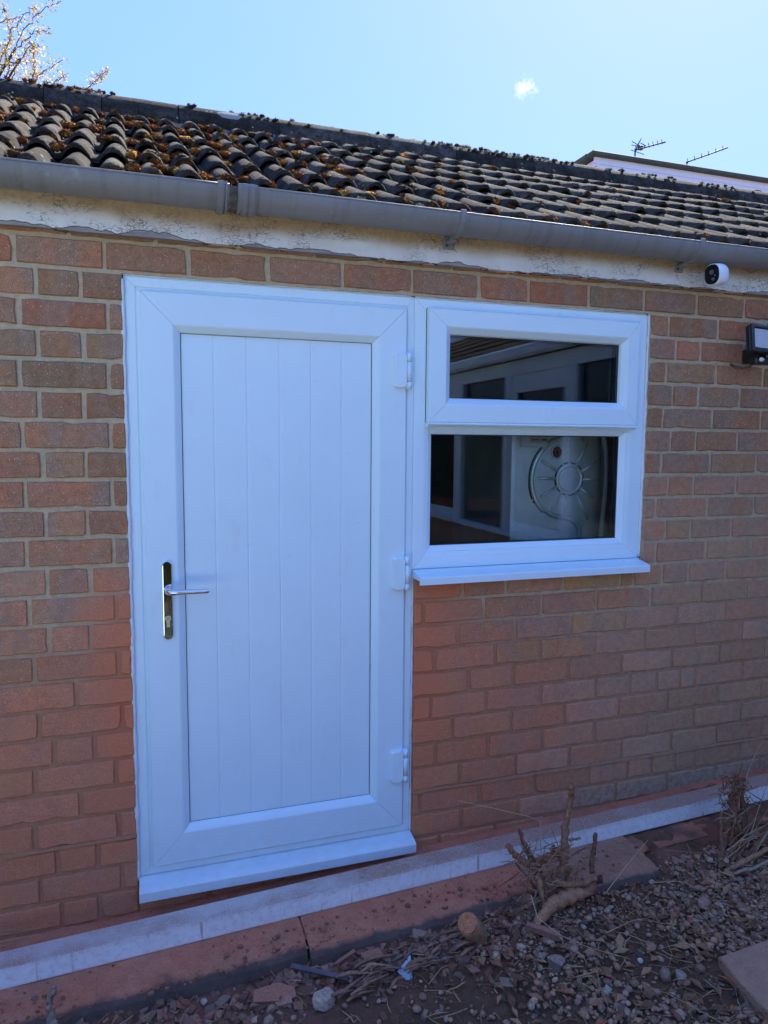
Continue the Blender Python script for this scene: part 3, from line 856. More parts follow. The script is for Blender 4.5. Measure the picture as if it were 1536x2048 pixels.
for k in range(7):
    y0, z0 = roof_pt(k*GAUGE, 0)
    first = math.floor((-1.5)/(2*RP)) ; x = first*2*RP + PH[k]*RP + (RP if k % 2 else 0)
    while x < 4.75:
        if x > -1.55 or True:
            o = link('roof_tile', random.choice(TM), BLD)
            o.location = (x + random.uniform(-.001, .001), y0 + random.uniform(-.006, .006), z0+random.uniform(-.001, .004))
            o.rotation_euler = (random.uniform(-.016, .016), random.uniform(-.012, .012), random.uniform(-.013, .013))
        for j in (0, 1): ROLLS.append((k, x + j*RP))
        x += 2*RP
# the far slope and felt under the tiles keep the light out
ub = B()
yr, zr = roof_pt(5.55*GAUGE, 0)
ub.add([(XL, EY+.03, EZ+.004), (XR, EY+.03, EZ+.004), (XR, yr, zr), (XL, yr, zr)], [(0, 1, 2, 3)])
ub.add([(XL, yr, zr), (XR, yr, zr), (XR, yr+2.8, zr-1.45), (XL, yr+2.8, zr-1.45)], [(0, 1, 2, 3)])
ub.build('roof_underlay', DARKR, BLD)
# gable walls close the building
gbm = B()
for x in (XL, XR):
    gbm.add([(x, .05, -2.3), (x, 2*yr-.05, -2.3), (x, 2*yr-.05, .1), (x, yr, zr-.02), (x, .05, .1)], [(0, 1, 2, 3, 4)])
gbm.add([(XL, 2*yr-.05, -2.3), (XR, 2*yr-.05, -2.3), (XR, 2*yr-.05, .12), (XL, 2*yr-.05, .12)], [(0, 1, 2, 3)])
gbm.build('gable_wall', MORT, BLD)

# ridge: half-round tiles bedded on mortar
RY, RZ, RR = 1.375, .935, .118
def ridge_tile(x0, x1, seed):
    rnd = random.Random(seed); n = 18; b = B(); sx = 8; th = .016
    secs = []
    for s in range(sx+1):
        x = x0+(x1-x0)*s/sx; o = []; ii = []
        for i in range(n+1):
            a = -.12+(PI+.24)*i/n
            rr = RR*(1+rnd.uniform(-.006, .006))
            o.append((x, RY-rr*math.cos(a)*.98, RZ-.052+rr*math.sin(a)*.93)); ii.append((x, RY-(rr-th)*math.cos(a)*.98, RZ-.052+(rr-th)*math.sin(a)*.93))
        secs.append(o+ii)
    n1 = n+1
    for s in range(sx):
        vs = secs[s]+secs[s+1]; m = 2*n1
        b.add(vs, [(i, m+i, m+i+1, i+1)[::-1] for i in range(n)]+[(n1+i+1, m+n1+i+1, m+n1+i, n1+i)[::-1] for i in range(n)], True)
    b.add(secs[0], [(i, i+1, n1+i+1, n1+i) for i in range(n)]); b.add(secs[-1], [(i, n1+i, n1+i+1, i+1) for i in range(n)])
    return b
rj = [-1.60, -1.16, -.72, -.28, -.047, .186, .5155, .977, 1.436, 1.899, 2.36, 2.82, 3.28, 3.74, 4.2, 4.66, 4.82]
for i in range(len(rj)-1):
    o = ridge_tile(rj[i]+.0016, rj[i+1]-.0016, i).build('ridge_tile', TILE, BLD)
    o.location = (o.location[0], o.location[1]+random.uniform(-.004, .004), o.location[2]+random.uniform(-.004, .004))
bb = B(); n = 640; rows_ = []
zp = lambda y: EZ+(y-EY)*SA/CA
for i in range(n+1):
    x = XL+(XR-XL)*i/n
    q = lambda k, s=14: mnoise.noise(Vector((x*s, k*3.7, 0)))
    yb = RY-RR-.022+.014*q(1)+.010*q(3, 38); zb = zp(yb)+.014
    row = [(x, yb-.004, zb-.03), (x, yb, zb)]
    for t in (.25, .5, .75, 1.):
        y = yb+(RY-RR*.96-yb)*t; z = zb+(RZ-.052-.012-zb)*t
        d = (.012*q(5+t*9, 26)+.008*q(9+t*17, 70))*(1-t*.6)
        row.append((x, y-d*.5, z+d+.006*math.sin(PI*t)))
    rows_.append(row)
bb.add([p_ for r_ in rows_ for p_ in r_], [(i*6+k, (i+1)*6+k, (i+1)*6+k+1, i*6+k+1) for i in range(n) for k in range(5)], True)
bb.build('ridge_bedding', BEDM, BLD)

# moss cushions: clumps in the pans, under and on the tips, and along the ridge
def clump_cloud(pts, name, label, mat=MOSS, ico_=ICO2):
    V = []; F = []; Cc = []; k = 0; bv, bf = ico_; rngm = np.random.default_rng(12)
    for (p_, s, col, flat) in pts:
        nrm = np.array([mnoise.noise(Vector(tuple(v*2.3+np.array(p_)*31))) for v in bv])
        nr2 = np.array([mnoise.noise(Vector(tuple(v*6+np.array(p_)*57))) for v in bv])
        r = .9+.55*nrm+.45*nr2
        v = bv*r[:, None]*np.array(s)*np.array([1, 1, flat])
        # tilt to the slope
        y = v[:, 1]*CA - v[:, 2]*SA; z = v[:, 1]*SA + v[:, 2]*CA
        V.append(np.stack([v[:, 0], y, z], -1)+np.array(p_)); F.append(bf+k); k += len(bv)
        cc = np.array(col)[None, :]*(1+.5*nr2[:, None]); Cc.append(np.clip(cc, .005, 1))
        ns = 70; d = rngm.normal(size=(ns, 3)); d[:, 2] = abs(d[:, 2])*.9; d /= np.linalg.norm(d, axis=1)[:, None]
        bs = d*np.array(s)*np.array([1, 1, flat])*rngm.uniform(.8, 1.05, (ns, 1)); tp = bs+d*rngm.uniform(.003, .008, (ns, 1))
        sd_ = np.cross(d, rngm.normal(size=(ns, 3))); sd_ /= np.linalg.norm(sd_, axis=1)[:, None]; sd_ *= .0016
        t3 = np.stack([bs-sd_, bs+sd_, tp], 1).reshape(-1, 3)
        y = t3[:, 1]*CA - t3[:, 2]*SA; z = t3[:, 1]*SA + t3[:, 2]*CA
        V.append(np.stack([t3[:, 0], y, z], -1)+np.array(p_)); F.append(np.arange(3*ns).reshape(ns, 3)+k); k += 3*ns
        Cc.append(np.clip(np.repeat(np.array(col)[None, :]*rngm.uniform(.7, 1.7, (ns, 1)), 3, 0), .005, 1))
    o = np_mesh(name, np.concatenate(V), np.concatenate(F), mat, True, np.concatenate(Cc))
    setp(o, label, 'moss', kind='stuff')
    return o
random.seed(31)
ORANGE = [(.32, .125, .022), (.26, .085, .018), (.36, .17, .03), (.22, .066, .02), (.16, .05, .02)]
BROWN = [(.085, .042, .016), (.06, .036, .018), (.11, .055, .02)]
PALE = [(.42, .40, .30), (.32, .30, .2), (.36, .33, .24)]
mp = []
def moss_at(x, s, h, size, col, flat=.7):
    y, z = roof_pt(s, h); mp.append(((x, y, z), (size*random.uniform(.8, 1.5), size*random.uniform(.7, 1.2), size), col, flat))
for k, x in ROLLS:
    if not (-.25 < x < 4.5): continue
    wl_ = max(.25, 1-.28*max(0, x))                    # thicker at the left end of the roof
    # pan beside this roll
    if random.random() < .66*wl_+.10:
        n_ = random.randint(2, 6); s0 = k*GAUGE + random.uniform(.03, .2)
        for _ in range(n_):
            moss_at(x+RP/2+random.uniform(-.02, .02), s0+random.uniform(-.02, .035), .014+.026*(1-(s0-k*GAUGE)/.335)+random.uniform(0, .008), random.uniform(.009, .020), random.choice(ORANGE if random.random() < .72 else BROWN))
    # at the tip / plugging the roll end
    if random.random() < .42*wl_+.10:
        for _ in range(random.randint(2, 7)):
            moss_at(x+random.uniform(-.03, .03), k*GAUGE+random.uniform(-.012, .006), random.uniform(.012, .05), random.uniform(.006, .013), random.choice(BROWN if random.random() < .65 else ORANGE))
    # on the crown of the roll
    if random.random() < .42*wl_+.05:
        s0 = k*GAUGE+random.uniform(.0, .05)
        for _ in range(random.randint(2, 5)):
            moss_at(x+random.uniform(-.02, .025), s0+random.uniform(-.015, .02), .057+random.uniform(-.006, .003), random.uniform(.005, .012), random.choice(ORANGE if random.random() < .6 else BROWN), .6)
    if random.random() < .22:
        moss_at(x+random.uniform(-.05, .05), k*GAUGE+random.uniform(0, .15), .045, random.uniform(.005, .010), random.choice(PALE), .6)
clump_cloud(mp, 'roof_moss', 'rusty orange and brown moss cushions between the roof tiles')
mp = []
for cx, w, cnt, pal in ((-.12, .09, 16, BROWN+ORANGE), (.02, .08, 14, BROWN+ORANGE), (.10, .07, 12, ORANGE), (.17, .05, 9, BROWN), (.88, .06, 16, BROWN+PALE), (1.12, .1, 9, BROWN+PALE),
                        (1.5, .04, 6, BROWN), (1.62, .06, 6, BROWN), (1.95, .14, 34, BROWN+PALE), (2.2, .16, 44, BROWN+PALE), (2.42, .07, 20, ORANGE+BROWN+PALE), (2.56, .06, 10, PALE+BROWN), (2.95, .1, 14, BROWN+PALE), (.55, .03, 3, BROWN), (3.25, .1, 10, BROWN), (3.6, .12, 12, BROWN+PALE), (4.0, .1, 8, BROWN)):
    for _ in range(cnt):
        a = random.uniform(.55, 1.75); x = random.gauss(cx, w)
        mp.append(((x, RY-RR*.99*math.cos(a), RZ-.052+RR*.94*math.sin(a)), tuple(random.uniform(.005, .012) for _ in range(3)), random.choice(pal), .75))
clump_cloud(mp, 'ridge_moss', 'dark moss and lichen cushions along the ridge tiles')
# white lichen splash on a ridge tile
lb = B(); n = 26; cpt = (.86-.05, None)
vs = []
for rr in (0, .35, .7, 1.):
    for i in range(n):
        a = 2*PI*i/n; k = rr*(1+.28*mnoise.noise(Vector((math.cos(a)*2, math.sin(a)*2, 4))))
        x = .745+.058*k*math.cos(a); an = .62+.24*k*math.sin(a)
        vs.append((x, RY-(RR*1.012)*math.cos(an)*.98, RZ-.052+(RR*1.012)*math.sin(an)*.93))
fs = [(j*n+i, j*n+(i+1) % n, (j+1)*n+(i+1) % n, (j+1)*n+i) for j in range(3) for i in range(n)]
lb.add(vs, fs, True, (.30, .29, .26)); o = lb.build('lichen_patch', LITTER); setp(o, 'white lichen patch on a ridge tile', 'lichen', kind='stuff')

# ------------------------------------------------------------------ the white door
dfm = B()
ring_members(dfm, (.2885, 1.2055, -.0915, -1.962), (.338, 1.170, -.138, -1.925), [(0, .085), (0, .016), (.12, .0145), (.62, .0145), (.7, .019), (1, .021), (1, .07)])
door = B()
ring_members(door, (.3325, 1.1735, -.1345, -1.931), (.4475, 1.0585, -.2505, -1.8085), [(0, .05), (0, .003), (.02, 0.), (.80, 0.), (.84, .002), (.985, .0155), (1., .022), (1., .05)])
DOOR = door.build('door', UPVC, BLD)
dfm.build('door_frame', UPVC, DOOR)
g = B(); ring_members(g, (.4465, 1.0595, -.2495, -1.8095), (.4488, 1.0572, -.2515, -1.8075), [(0, .0205), (1, .0205)]); g.build('door_gasket', GASK, DOOR)
pxs = [.4478, .545, .647, .750, .853, .9555, 1.058]
for a, c in zip(pxs[:-1], pxs[1:]):
    b = B(); z0, z1 = -1.8082, -.2508; e = .0022
    vs = []
    for z in (z0, z1): vs += [(a+.0001, .0246, z), (a+e*.7, .0236, z), (a+e+.0014, .023, z), (c-e-.0014, .023, z), (c-e*.7, .0236, z), (c-.0001, .0246, z)]
    b.add(vs, [(i, i+1, 6+i+1, 6+i) for i in range(5)]); b.build('door_plank', UPVC, DOOR)
bk2 = B(); bk2.box(.40, 1.10, .0253, .06, -1.9, -.2); bk2.build('door_core', UPVC, DOOR)
# threshold sill with sloping nose
sb = B(); pr = [(.05, -1.9635), (.012, -1.9635), (-.034, -1.972), (-.05, -1.977), (-.0525, -1.981), (-.0525, -2.010), (-.047, -2.010), (-.047, -1.990), (.05, -1.990)]
x0, x1 = .2885, 1.2085; m = len(pr)
sb.add([(x0, y, z) for y, z in pr]+[(x1, y, z) for y, z in pr], [(i, m+i, m+(i+1) % m, (i+1) % m)[::-1] for i in range(m)]+[tuple(range(m)), tuple(range(m, 2*m))[::-1]])
sb.build('door_sill', UPVC, DOOR)
# hinges
for zt in (-.281, -.966, -1.652):
    h = B(); zb = zt-.117
    # leaf with rounded corners
    def plate(x0, x1, z0, z1, y0, y1, r, n=5):
        out = []
        for (cx, cz, a0) in ((x1-r, z1-r, 0), (x0+r, z1-r, PI/2), (x0+r, z0+r, PI), (x1-r, z0+r, 1.5*PI)):
            for i in range(n+1):
                a = a0+PI/2*i/n; out.append((cx+r*math.cos(a), cz+r*math.sin(a)))
        k = len(out); c = .0022
        cx, cz = (x0+x1)/2, (z0+z1)/2
        ins = [(x-math.copysign(c, x-cx), z-math.copysign(c, z-cz)) for x, z in out]
        vs = [(x, y1, z) for x, z in out]+[(x, y0+c, z) for x, z in out]+[(x, y0, z) for x, z in ins]
        fs = [(a*k+i, a*k+(i+1) % k, (a+1)*k+(i+1) % k, (a+1)*k+i)[::-1] for a in (0, 1) for i in range(k)]+[tuple(2*k+i for i in range(k))[::-1]]
        return vs, fs
    v, f = plate(1.128, 1.171, zb+.004, zt, -.0155, .002, .012); h.add(v, f)
    o = h.build('hinge', UPVC, DOOR)
    for (za, zc) in ((zb, zb+.024), (zb+.0255, zt-.0275), (zt-.026, zt+.003)):
        k = B(); k.cyl((1.181, -.0065, za), (0, 0, 1), .0092, zc-za, 18); k.build('hinge_knuckle', UPVC, DOOR)
    k = B(); k.rbox(1.172, 1.192, -.002, .015, zb+.002, zt+.001, .003); k.build('hinge_leaf', UPVC, DOOR)
# lever handle on a long rounded plate
def capsule_plate(cx, z0, z1, hw, y0, y1, n=14):
    out = []
    for i in range(n+1): a = PI*i/n; out.append((cx+hw*math.cos(a), z1-hw+hw*math.sin(a)))
    for i in range(n+1): a = PI+PI*i/n; out.append((cx+hw*math.cos(a), z0+hw+hw*math.sin(a)))
    k = len(out); c = .002; mid = (z0+z1)/2; vs = [(x, y1, z) for x, z in out]
    for t, y in ((0, y0+.003), (.0012, y0+.0008), (.003, y0)):
        s = 1-t/hw
        vs += [(cx+(x-cx)*s, y, (z-(z1-hw))*s+(z1-hw) if z > mid else (z-(z0+hw))*s+(z0+hw)) for x, z in out]
    fs = [(a*k+i, a*k+(i+1) % k, (a+1)*k+(i+1) % k, (a+1)*k+i)[::-1] for a in (0, 1, 2) for i in range(k)]+[tuple(3*k+i for i in range(k))[::-1]]
    return vs, fs
HXc = .3935
h = B(); v, f = capsule_plate(HXc, -1.191, -.943, .0148, -.0105, .001); h.add(v, f, False); HP = h.build('handle_plate', CHROME, DOOR)
h = B(); zc = -1.0335
h.cyl((HXc+.001, -.010, zc), (0, -1, 0), .0125, .012, 24, .0115)
pth = [(HXc+.001, -.02, zc), (HXc+.001, -.036, zc), (HXc+.004, -.046, zc), (HXc+.012, -.052, zc-.0005), (HXc+.03, -.054, zc-.001), (HXc+.06, -.0545, zc-.0015), (HXc+.09, -.054, zc-.002), (HXc+.118, -.0535, zc-.002), (HXc+.121, -.0535, zc-.002)]
h.tube(pth, [.0098, .0098, .0097, .0094, .0088, .0082, .0078, .0076, .0066], 16)
h.build('lever_handle', CHROME, DOOR)
h = B(); h.cyl((HXc, -.010, -1.124), (0, -1, 0), .0088, .003, 24); h.rbox(HXc-.0052, HXc+.0052, -.0128, -.010, -1.152, -1.126, .002); h.build('lock_cylinder', simple('brushed_nickel', (.62, .6, .56), .25, 1.), DOOR)
h = B(); h.cyl((HXc-.0032, -.0131, -1.1245), (0, -1, 0), .0012, .0004, 8); h.cyl((HXc+.0032, -.0131, -1.1245), (0, -1, 0), .0012, .0004, 8); h.box(HXc-.0032, HXc+.0032, -.01335, -.0131, -1.1252, -1.1238); h.build('keyhole', INK, DOOR)
# screw cover pip near the plate foot
h = B(); h.cyl((HXc, -.0100, -1.176), (0, -1, 0), .0042, .0012, 14); h.build('screw_cap', CHROME, DOOR)

# sealant beads
def bead(pts, r, seed, name, par, n=6):
    """irregular run of sealant"""
    random.seed(seed); P_ = []; Rr = []
    for (a, c) in zip(pts[:-1], pts[1:]):
        a, c = Vector(a), Vector(c); m = max(2, int((c-a).length/.012))
        for i in range(m):
            p_ = a+(c-a)*i/m; P_.append(p_+Vector((random.uniform(-.0008, .0008), random.uniform(-.0006, .0006), random.uniform(-.0008, .0008))))
            k = 1+.55*mnoise.noise(p_*14+Vector((seed, 0, 0)))+.35*mnoise.noise(p_*45)
            Rr.append(r*max(.35, k))
    b = B(); b.tube(P_, Rr, n); return b.build(name, SEAL, par)
bead([(.2862, .0085, -1.97), (.2862, .0085, -.092)], .0062, 1, 'sealant', DOOR)
bead([(.2865, .012, -.0905), (1.206, .012, -.0905)], .0022, 2, 'sealant', DOOR)
bead([(1.2085, .013, -1.03), (1.2085, .013, -1.975)], .0036, 3, 'sealant', DOOR)

# ------------------------------------------------------------------ window beside the door
wf = B()
ring_members(wf, (1.2065, 2.1425, -.0925, -1.0135), (1.258, 2.072, -.145, -.957), [(0, .085), (0, .016), (.1, .0145), (.75, .0145), (.9, .0165), (1, .0185), (1, .075)])
WIN = wf.build('window', UPVC, BLD)
t = B(); t.rbox(1.2585, 2.0715, .0155, .07, -.5295, -.485, .0015); t.build('transom', UPVC, WIN)
fx = B(); ring_members(fx, (1.2582, 2.0718, -.5296, -.9568), (1.2785, 2.0475, -.5465, -.936), [(0, .0187), (.08, .018), (.9, .030), (1, .033), (1, .06)]); fx.build('glazing_bead', UPVC, WIN)
# coupling strip between door frame and window frame
c = B(); c.rbox(1.2058, 1.2064, .013, .03, -1.01, -.095, .0001); 
sash = B(); ring_members(sash, (1.2505, 2.0915, -.1265, -.5065), (1.3375, 2.0245, -.2085, -.4225), [(0, .05), (0, -.007), (.03, -.011), (.70, -.0115), (.75, -.009), (.97, .0105), (1, .021), (1, .05)])
SASH = sash.build('window_sash', UPVC, WIN)
g = B(); ring_members(g, (1.2484, 2.0936, -.1244, -.5086), (1.2506, 2.0914, -.1266, -.5064), [(0, .0135), (1, .0135)]); g.build('sash_gasket', GASK, WIN)
t = B(); pr = [(.05, -.5068), (-.010, -.5068), (-.0145, -.511), (-.0145, -.5135), (-.002, -.5215), (.05, -.5215)]; m = len(pr)
t.add([(1.2512, y, z) for y, z in pr]+[(2.0908, y, z) for y, z in pr], [(i, m+i, m+(i+1) % m, (i+1) % m)[::-1] for i in range(m)]+[tuple(range(m)), tuple(range(m, 2*m))[::-1]])
t.build('drip_bar', UPVC, WIN)
def glazing(x0, x1, zt, zb, par, y):
    for yy, nm in ((y, 'pane'), (y+.02, 'pane')):
        b = B(); b.add([(x0-.012, yy, zb-.012), (x1+.012, yy, zb-.012), (x1+.012, yy, zt+.012), (x0-.012, yy, zt+.012)], [(0, 1, 2, 3)]); b.build(nm, GLASS, par)
    b = B(); ring_members(b, (x0-.011, x1+.011, zt+.011, zb-.011), (x0+.0035, x1-.0035, zt-.0035, zb+.0035), [(0, y+.001), (1, y+.002), (1, y+.018)]); b.build('spacer_bar', GASK, par)
    b = B(); ring_members(b, (x0-.011, x1+.011, zt+.011, zb-.011), (x0+.001, x1-.001, zt-.001, zb+.001), [(0, y-.004), (1, y-.002), (1, y)]); b.build('glazing_gasket', GASK, par)
glazing(1.3375, 2.0245, -.2085, -.4225, WIN, .0245)
glazing(1.2785, 2.0475, -.5465, -.936, WIN, .0365)
sb = B(); pr = [(.05, -1.0155), (.012, -1.0155), (-.05, -1.0275), (-.0605, -1.0305), (-.063, -1.034), (-.063, -1.0565), (-.058, -1.0565), (-.058, -1.043), (.05, -1.043)]
x0, x1 = 1.2075, 2.139; m = len(pr)
sb.add([(x0, y, z) for y, z in pr]+[(x1, y, z) for y, z in pr], [(i, m+i, m+(i+1) % m, (i+1) % m)[::-1] for i in range(m)]+[tuple(range(m)), tuple(range(m, 2*m))[::-1]])
sb.build('window_sill', UPVC, WIN)
bead([(1.2065, .012, -.0915), (2.143, .012, -.0905)], .0022, 5, 'sealant', WIN)
bead([(2.1455, .012, -.09), (2.1445, .012, -1.02)], .0055, 6, 'sealant', WIN)
bead([(2.125, .002, -1.0155), (2.1435, .0, -1.0175)], .004, 9, 'sealant', WIN)

# ------------------------------------------------------------------ appliance seen through the lower pane
DRY = empty('tumble_dryer', (1.95, .25, -2.1), 'steel back of an appliance with embossed wheel seen through lower window pane', 'appliance')
YD = .22
b = B(); b.box(1.692, 2.30, YD, YD+.55, -2.09, -.515); b.build('casing', GALV, DRY)
b = B(); b.rbox(1.688, 1.712, YD-.012, YD+.004, -1.3, -.52, .002); b.build('edge_flange', GALV, DRY)
HUB = (1.956, -.717); HR = .056; OR_ = .172
def wx(a, r): return (HUB[0]+r*math.cos(a), YD, HUB[1]+r*math.sin(a))
b = B()
pth = [wx(math.radians(a), OR_) for a in range(70, 228, 6)]
e = Vector(pth[-1])
pth += [(1.846, YD, -.838), (1.873, YD, -.858), (1.905, YD, -.868), (1.94, YD, -.872), (1.966, YD, -.880), (1.992, YD, -.897), (2.008, YD, -.92), (2.010, YD, -.945), (2.004, YD, -.975)]
b.tube(pth, .011, 8); b.build('embossed_rim', GALV, DRY)
b = B(); b.tube([(x_+(-.010 if i_ < 24 else 0), y_, z_-(.006 if i_ > 18 else -.002)) for i_, (x_, y_, z_) in enumerate(pth)], .0042, 6); b.build('rim_shade_tube', VENTSHADE, DRY)  # dark tube imitating the shade line beside the pressed rim
b = B(); b.tube([wx(2*PI*i/36, HR+.0095) for i in range(37)], .003, 6, caps=False); b.build('hub_shade_tube', VENTSHADE, DRY)  # dark ring imitating the shade around the embossed hub
b = B(); b.tube([wx(2*PI*i/36, HR) for i in range(37)], .0085, 8, caps=False); b.build('hub_ring', GALV, DRY)
b = B(); b.cyl((HUB[0], YD-.001, HUB[1]), (0, -1, 0), HR-.006, .004, 36, HR-.012); b.build('hub_disc', GALV, DRY)
for a, r in ((92, .165), (60, .165), (28, .165), (-2, .15), (150, .15), (178, .145), (208, .15), (236, .16), (262, .15), (300, .19), (325, .14)):
    b = B(); b.tube([wx(math.radians(a), HR+.004), wx(math.radians(a), r)], [.0075, .006], 6); b.build('embossed_rib', GALV, DRY)
b = B(); b.tube([wx(math.radians(117), HR+.004), wx(math.radians(119), .098)], [.0045, .004], 6); b.build('embossed_rib', GALV, DRY)
VC = wx(math.radians(119.7), .124)
b = B(); b.cyl((VC[0], YD-.001, VC[2]), (0, -1, 0), .026, .004, 28); VENT = b.build('vent', VENTSHADE, DRY)
for i in range(8):
    a = 2*PI*i/8+.2; b = B(); b.tube([(VC[0]+.006*math.cos(a), YD-.006, VC[2]+.006*math.sin(a)), (VC[0]+.019*math.cos(a), YD-.006, VC[2]+.019*math.sin(a))], [.003, .0045], 6); b.build('vent_slot', RUST, VENT)
b = B(); b.tube([(VC[0]+.024*math.cos(2*PI*i/28), YD-.005, VC[2]+.024*math.sin(2*PI*i/28)) for i in range(29)], .003, 6, caps=False); b.build('vent_ring', GALV, VENT)
b = B()
for (x, z) in ((1.80, -.60), (1.762, -.70), (1.79, -.80), (1.705, -.66), (1.705, -.80), (1.705, -.90), (1.86, -.80), (1.85, -.87), (1.93, -.905), (2.08, -.69), (1.712, -.56)):
    b.cyl((x, YD-.001, z), (0, -1, 0), .0038, .003, 10)
b.build('rivet', GALV, DRY)
b = B(); b.rbox(1.728, 1.845, YD-.014, YD-.0005, -.59, -.515, .002); b.build('top_cover', GALV, DRY)
b = B(); b.box(1.765, 1.842, YD-.0165, YD-.0145, -.573, -.548); LB = b.build('rating_label', LABELW, DRY)
b = B()
b.box(1.774, 1.780, YD-.0175, YD-.0168, -.564, -.558); b.box(1.782, 1.802, YD-.0175, YD-.0168, -.5625, -.5595)
for i in range(4): b.box(1.818+i*.0055, 1.8215+i*.0055, YD-.0175, YD-.0168, -.565, -.557)
b.build('label_print', INK, LB)
hs = B(); hs.tube([(2.045, .15, -.50), (2.062, .15, -.55), (2.075, .15, -.60), (2.081, .15, -.68), (2.08, .15, -.78), (2.07, .15, -.88), (2.062, .15, -1.0), (2.065, .15, -1.3)], .0085, 10)
o = hs.build('drain_hose', simple('grey_hose', (.55, .56, .55), .5)); setp(o, 'pale grey hose hanging beside the steel appliance behind the window', 'hose')
hs = B(); hs.rbox(2.105, 2.125, .14, .2, -1.3, -.50, .003); hs.rbox(2.088, 2.100, .16, .2, -1.3, -.50, .003)
o = hs.build('timber_stud', simple('brown_stud', (.30, .2, .15), .8, var=.3)); setp(o, 'narrow brown upright behind the right edge of the lower pane', 'post')

# ------------------------------------------------------------------ security camera under the gutter
c0 = Vector(W(1424, 549, -.132)); ax = Vector((.97, .22, .10)).normalized()      # axis from face to back
SCM = empty('security_camera', tuple(c0), 'small white security camera with black face fixed to the fascia', 'camera')
def superell(b, c, ax, prof_, n=28, pw=2.6, col=None):
    up = Vector((0, 0, 1)); sx = ax.cross(up).normalized(); sz = sx.cross(ax).normalized(); vs = []
    for (s, r) in prof_:
        for i in range(n):
            a = 2*PI*i/n; ca, sa = math.cos(a), math.sin(a)
            q = (abs(ca)**pw+abs(sa)**pw)**(-1/pw)
            vs.append(Vector(c)+ax*s+sx*(ca*q*r*.90)+sz*(sa*q*r*1.08))
    m = len(prof_)
    fs = [(k*n+i, k*n+(i+1) % n, (k+1)*n+(i+1) % n, (k+1)*n+i) for k in range(m-1) for i in range(n)]
    b.add(vs, fs, True); k0 = len(b.v)-len(vs)
    b.f += [tuple(k0+i for i in range(n))[::-1], tuple(k0+(m-1)*n+i for i in range(n))]; b.sm += [False, False]
b = B(); superell(b, c0, ax, [(.0, .0325), (.002, .0345), (.03, .0355), (.05, .034), (.062, .029), (.068, .02)]); b.build('camera_body', WHITEP, SCM)
b = B(); superell(b, c0, ax, [(-.003, .029), (-.002, .0315), (.002, .0322)]); b.build('camera_face', BLACKG, SCM)
sx = ax.cross(Vector((0, 0, 1))).normalized(); sz = sx.cross(ax).normalized()
for (u, v, r, m_) in ((.000, .008, .0095, LENSG), (.006, -.017, .0065, LENSG), (.013, -.005, .004, LENSG)):
    b = B(); b.cyl(c0+sx*u+sz*v-ax*.0025, -ax, r, .0022, 18, r*.8); b.build('lens', m_, SCM)
mq = W(1438, 541, -.034); b = B(); b.tube([c0+ax*.05, tuple(mq)], .009, 10); b.cyl((mq[0], -.027, mq[2]), (0, -1, 0), .014, .008, 20); b.build('camera_mount', WHITEP, SCM)
b = B(); b.tube([W(1452, 524, -.06), W(1475, 526, -.035), W(1490, 540, -.03), W(1500, 546, -.03), W(1515, 540, -.03), W(1530, 531, -.03), W(1545, 527, -.035)], .0022, 8)
o = b.build('camera_cable', CABLEL); setp(o, 'thin cable looping along the fascia beside the white security camera', 'cable')

# ------------------------------------------------------------------ floodlight at the right edge
FC = Vector(W(1530, 680, -.13))
FL = empty('floodlight', (FC.x, -.03, FC.z), 'black floodlight with motion sensor on the brick wall at right edge', 'light')
R_ = Matrix.Rotation(math.radians(-10), 4, 'X') @ Matrix.Rotation(math.radians(3), 4, 'Y')
def xf(b, c):
    for i, v in enumerate(b.v): b.v[i] = tuple(R_ @ Vector(v) + Vector(c))
    return b
c_ = (FC.x+.045, -.115, FC.z+.005)
b = B(); b.rbox(-.098, .098, .0, .028, -.052, .052, .006)
for i in range(7): b.rbox(-.07+i*.022, -.064+i*.022, .026, .048, -.045, .045, .001)
xf(b, c_).build('lamp_housing', BLACKP, FL)
b = B(); ring_members(b, (-.097, .097, .051, -.051), (-.079, .079, .036, -.036), [(0, .002), (0, -.006), (.6, -.007), (1, .004)], 0); xf(b, c_).build('lamp_bezel', BLACKP, FL)
b = B(); b.add([(-.079, -.0015, -.036), (.079, -.0015, -.036), (.079, -.0015, .036), (-.079, -.0015, .036)], [(0, 1, 2, 3)]); xf(b, c_).build('lamp_diffuser', simple('frosted_diffuser', (.50, .46, .42), .35, var=.08, vscale=10), FL)
b = B(); b.rbox(-.06, .075, .0, .04, .0505, .0545, .001); xf(b, c_).build('lamp_top_trim', WHITEP, FL)
b = B(); b.rbox(FC.x-.005, FC.x+.095, -.098, -.058, FC.z-.085, FC.z-.058, .006); b.rbox(FC.x+.025, FC.x+.07, -.075, .004, FC.z-.075, FC.z-.02, .004); b.build('sensor_box', BLACKP, FL)
b = B(); v, f = ICO2; pc = np.array(W(1523, 719, -.10)); b.add([tuple(pc+q*np.array([.011, .008, .009])) for q in v], [tuple(q) for q in f], True); b.build('sensor_dome', WHITEP, FL)
b = B(); b.tube([W(1461, 728, .003), W(1470, 733, -.012), W(1485, 736, -.025), W(1500, 733, -.045), W(1512, 722, -.06), W(1522, 714, -.07)], [.0045, .0042, .004, .004, .004, .004], 8); b.build('lamp_cable', CABLE, FL)

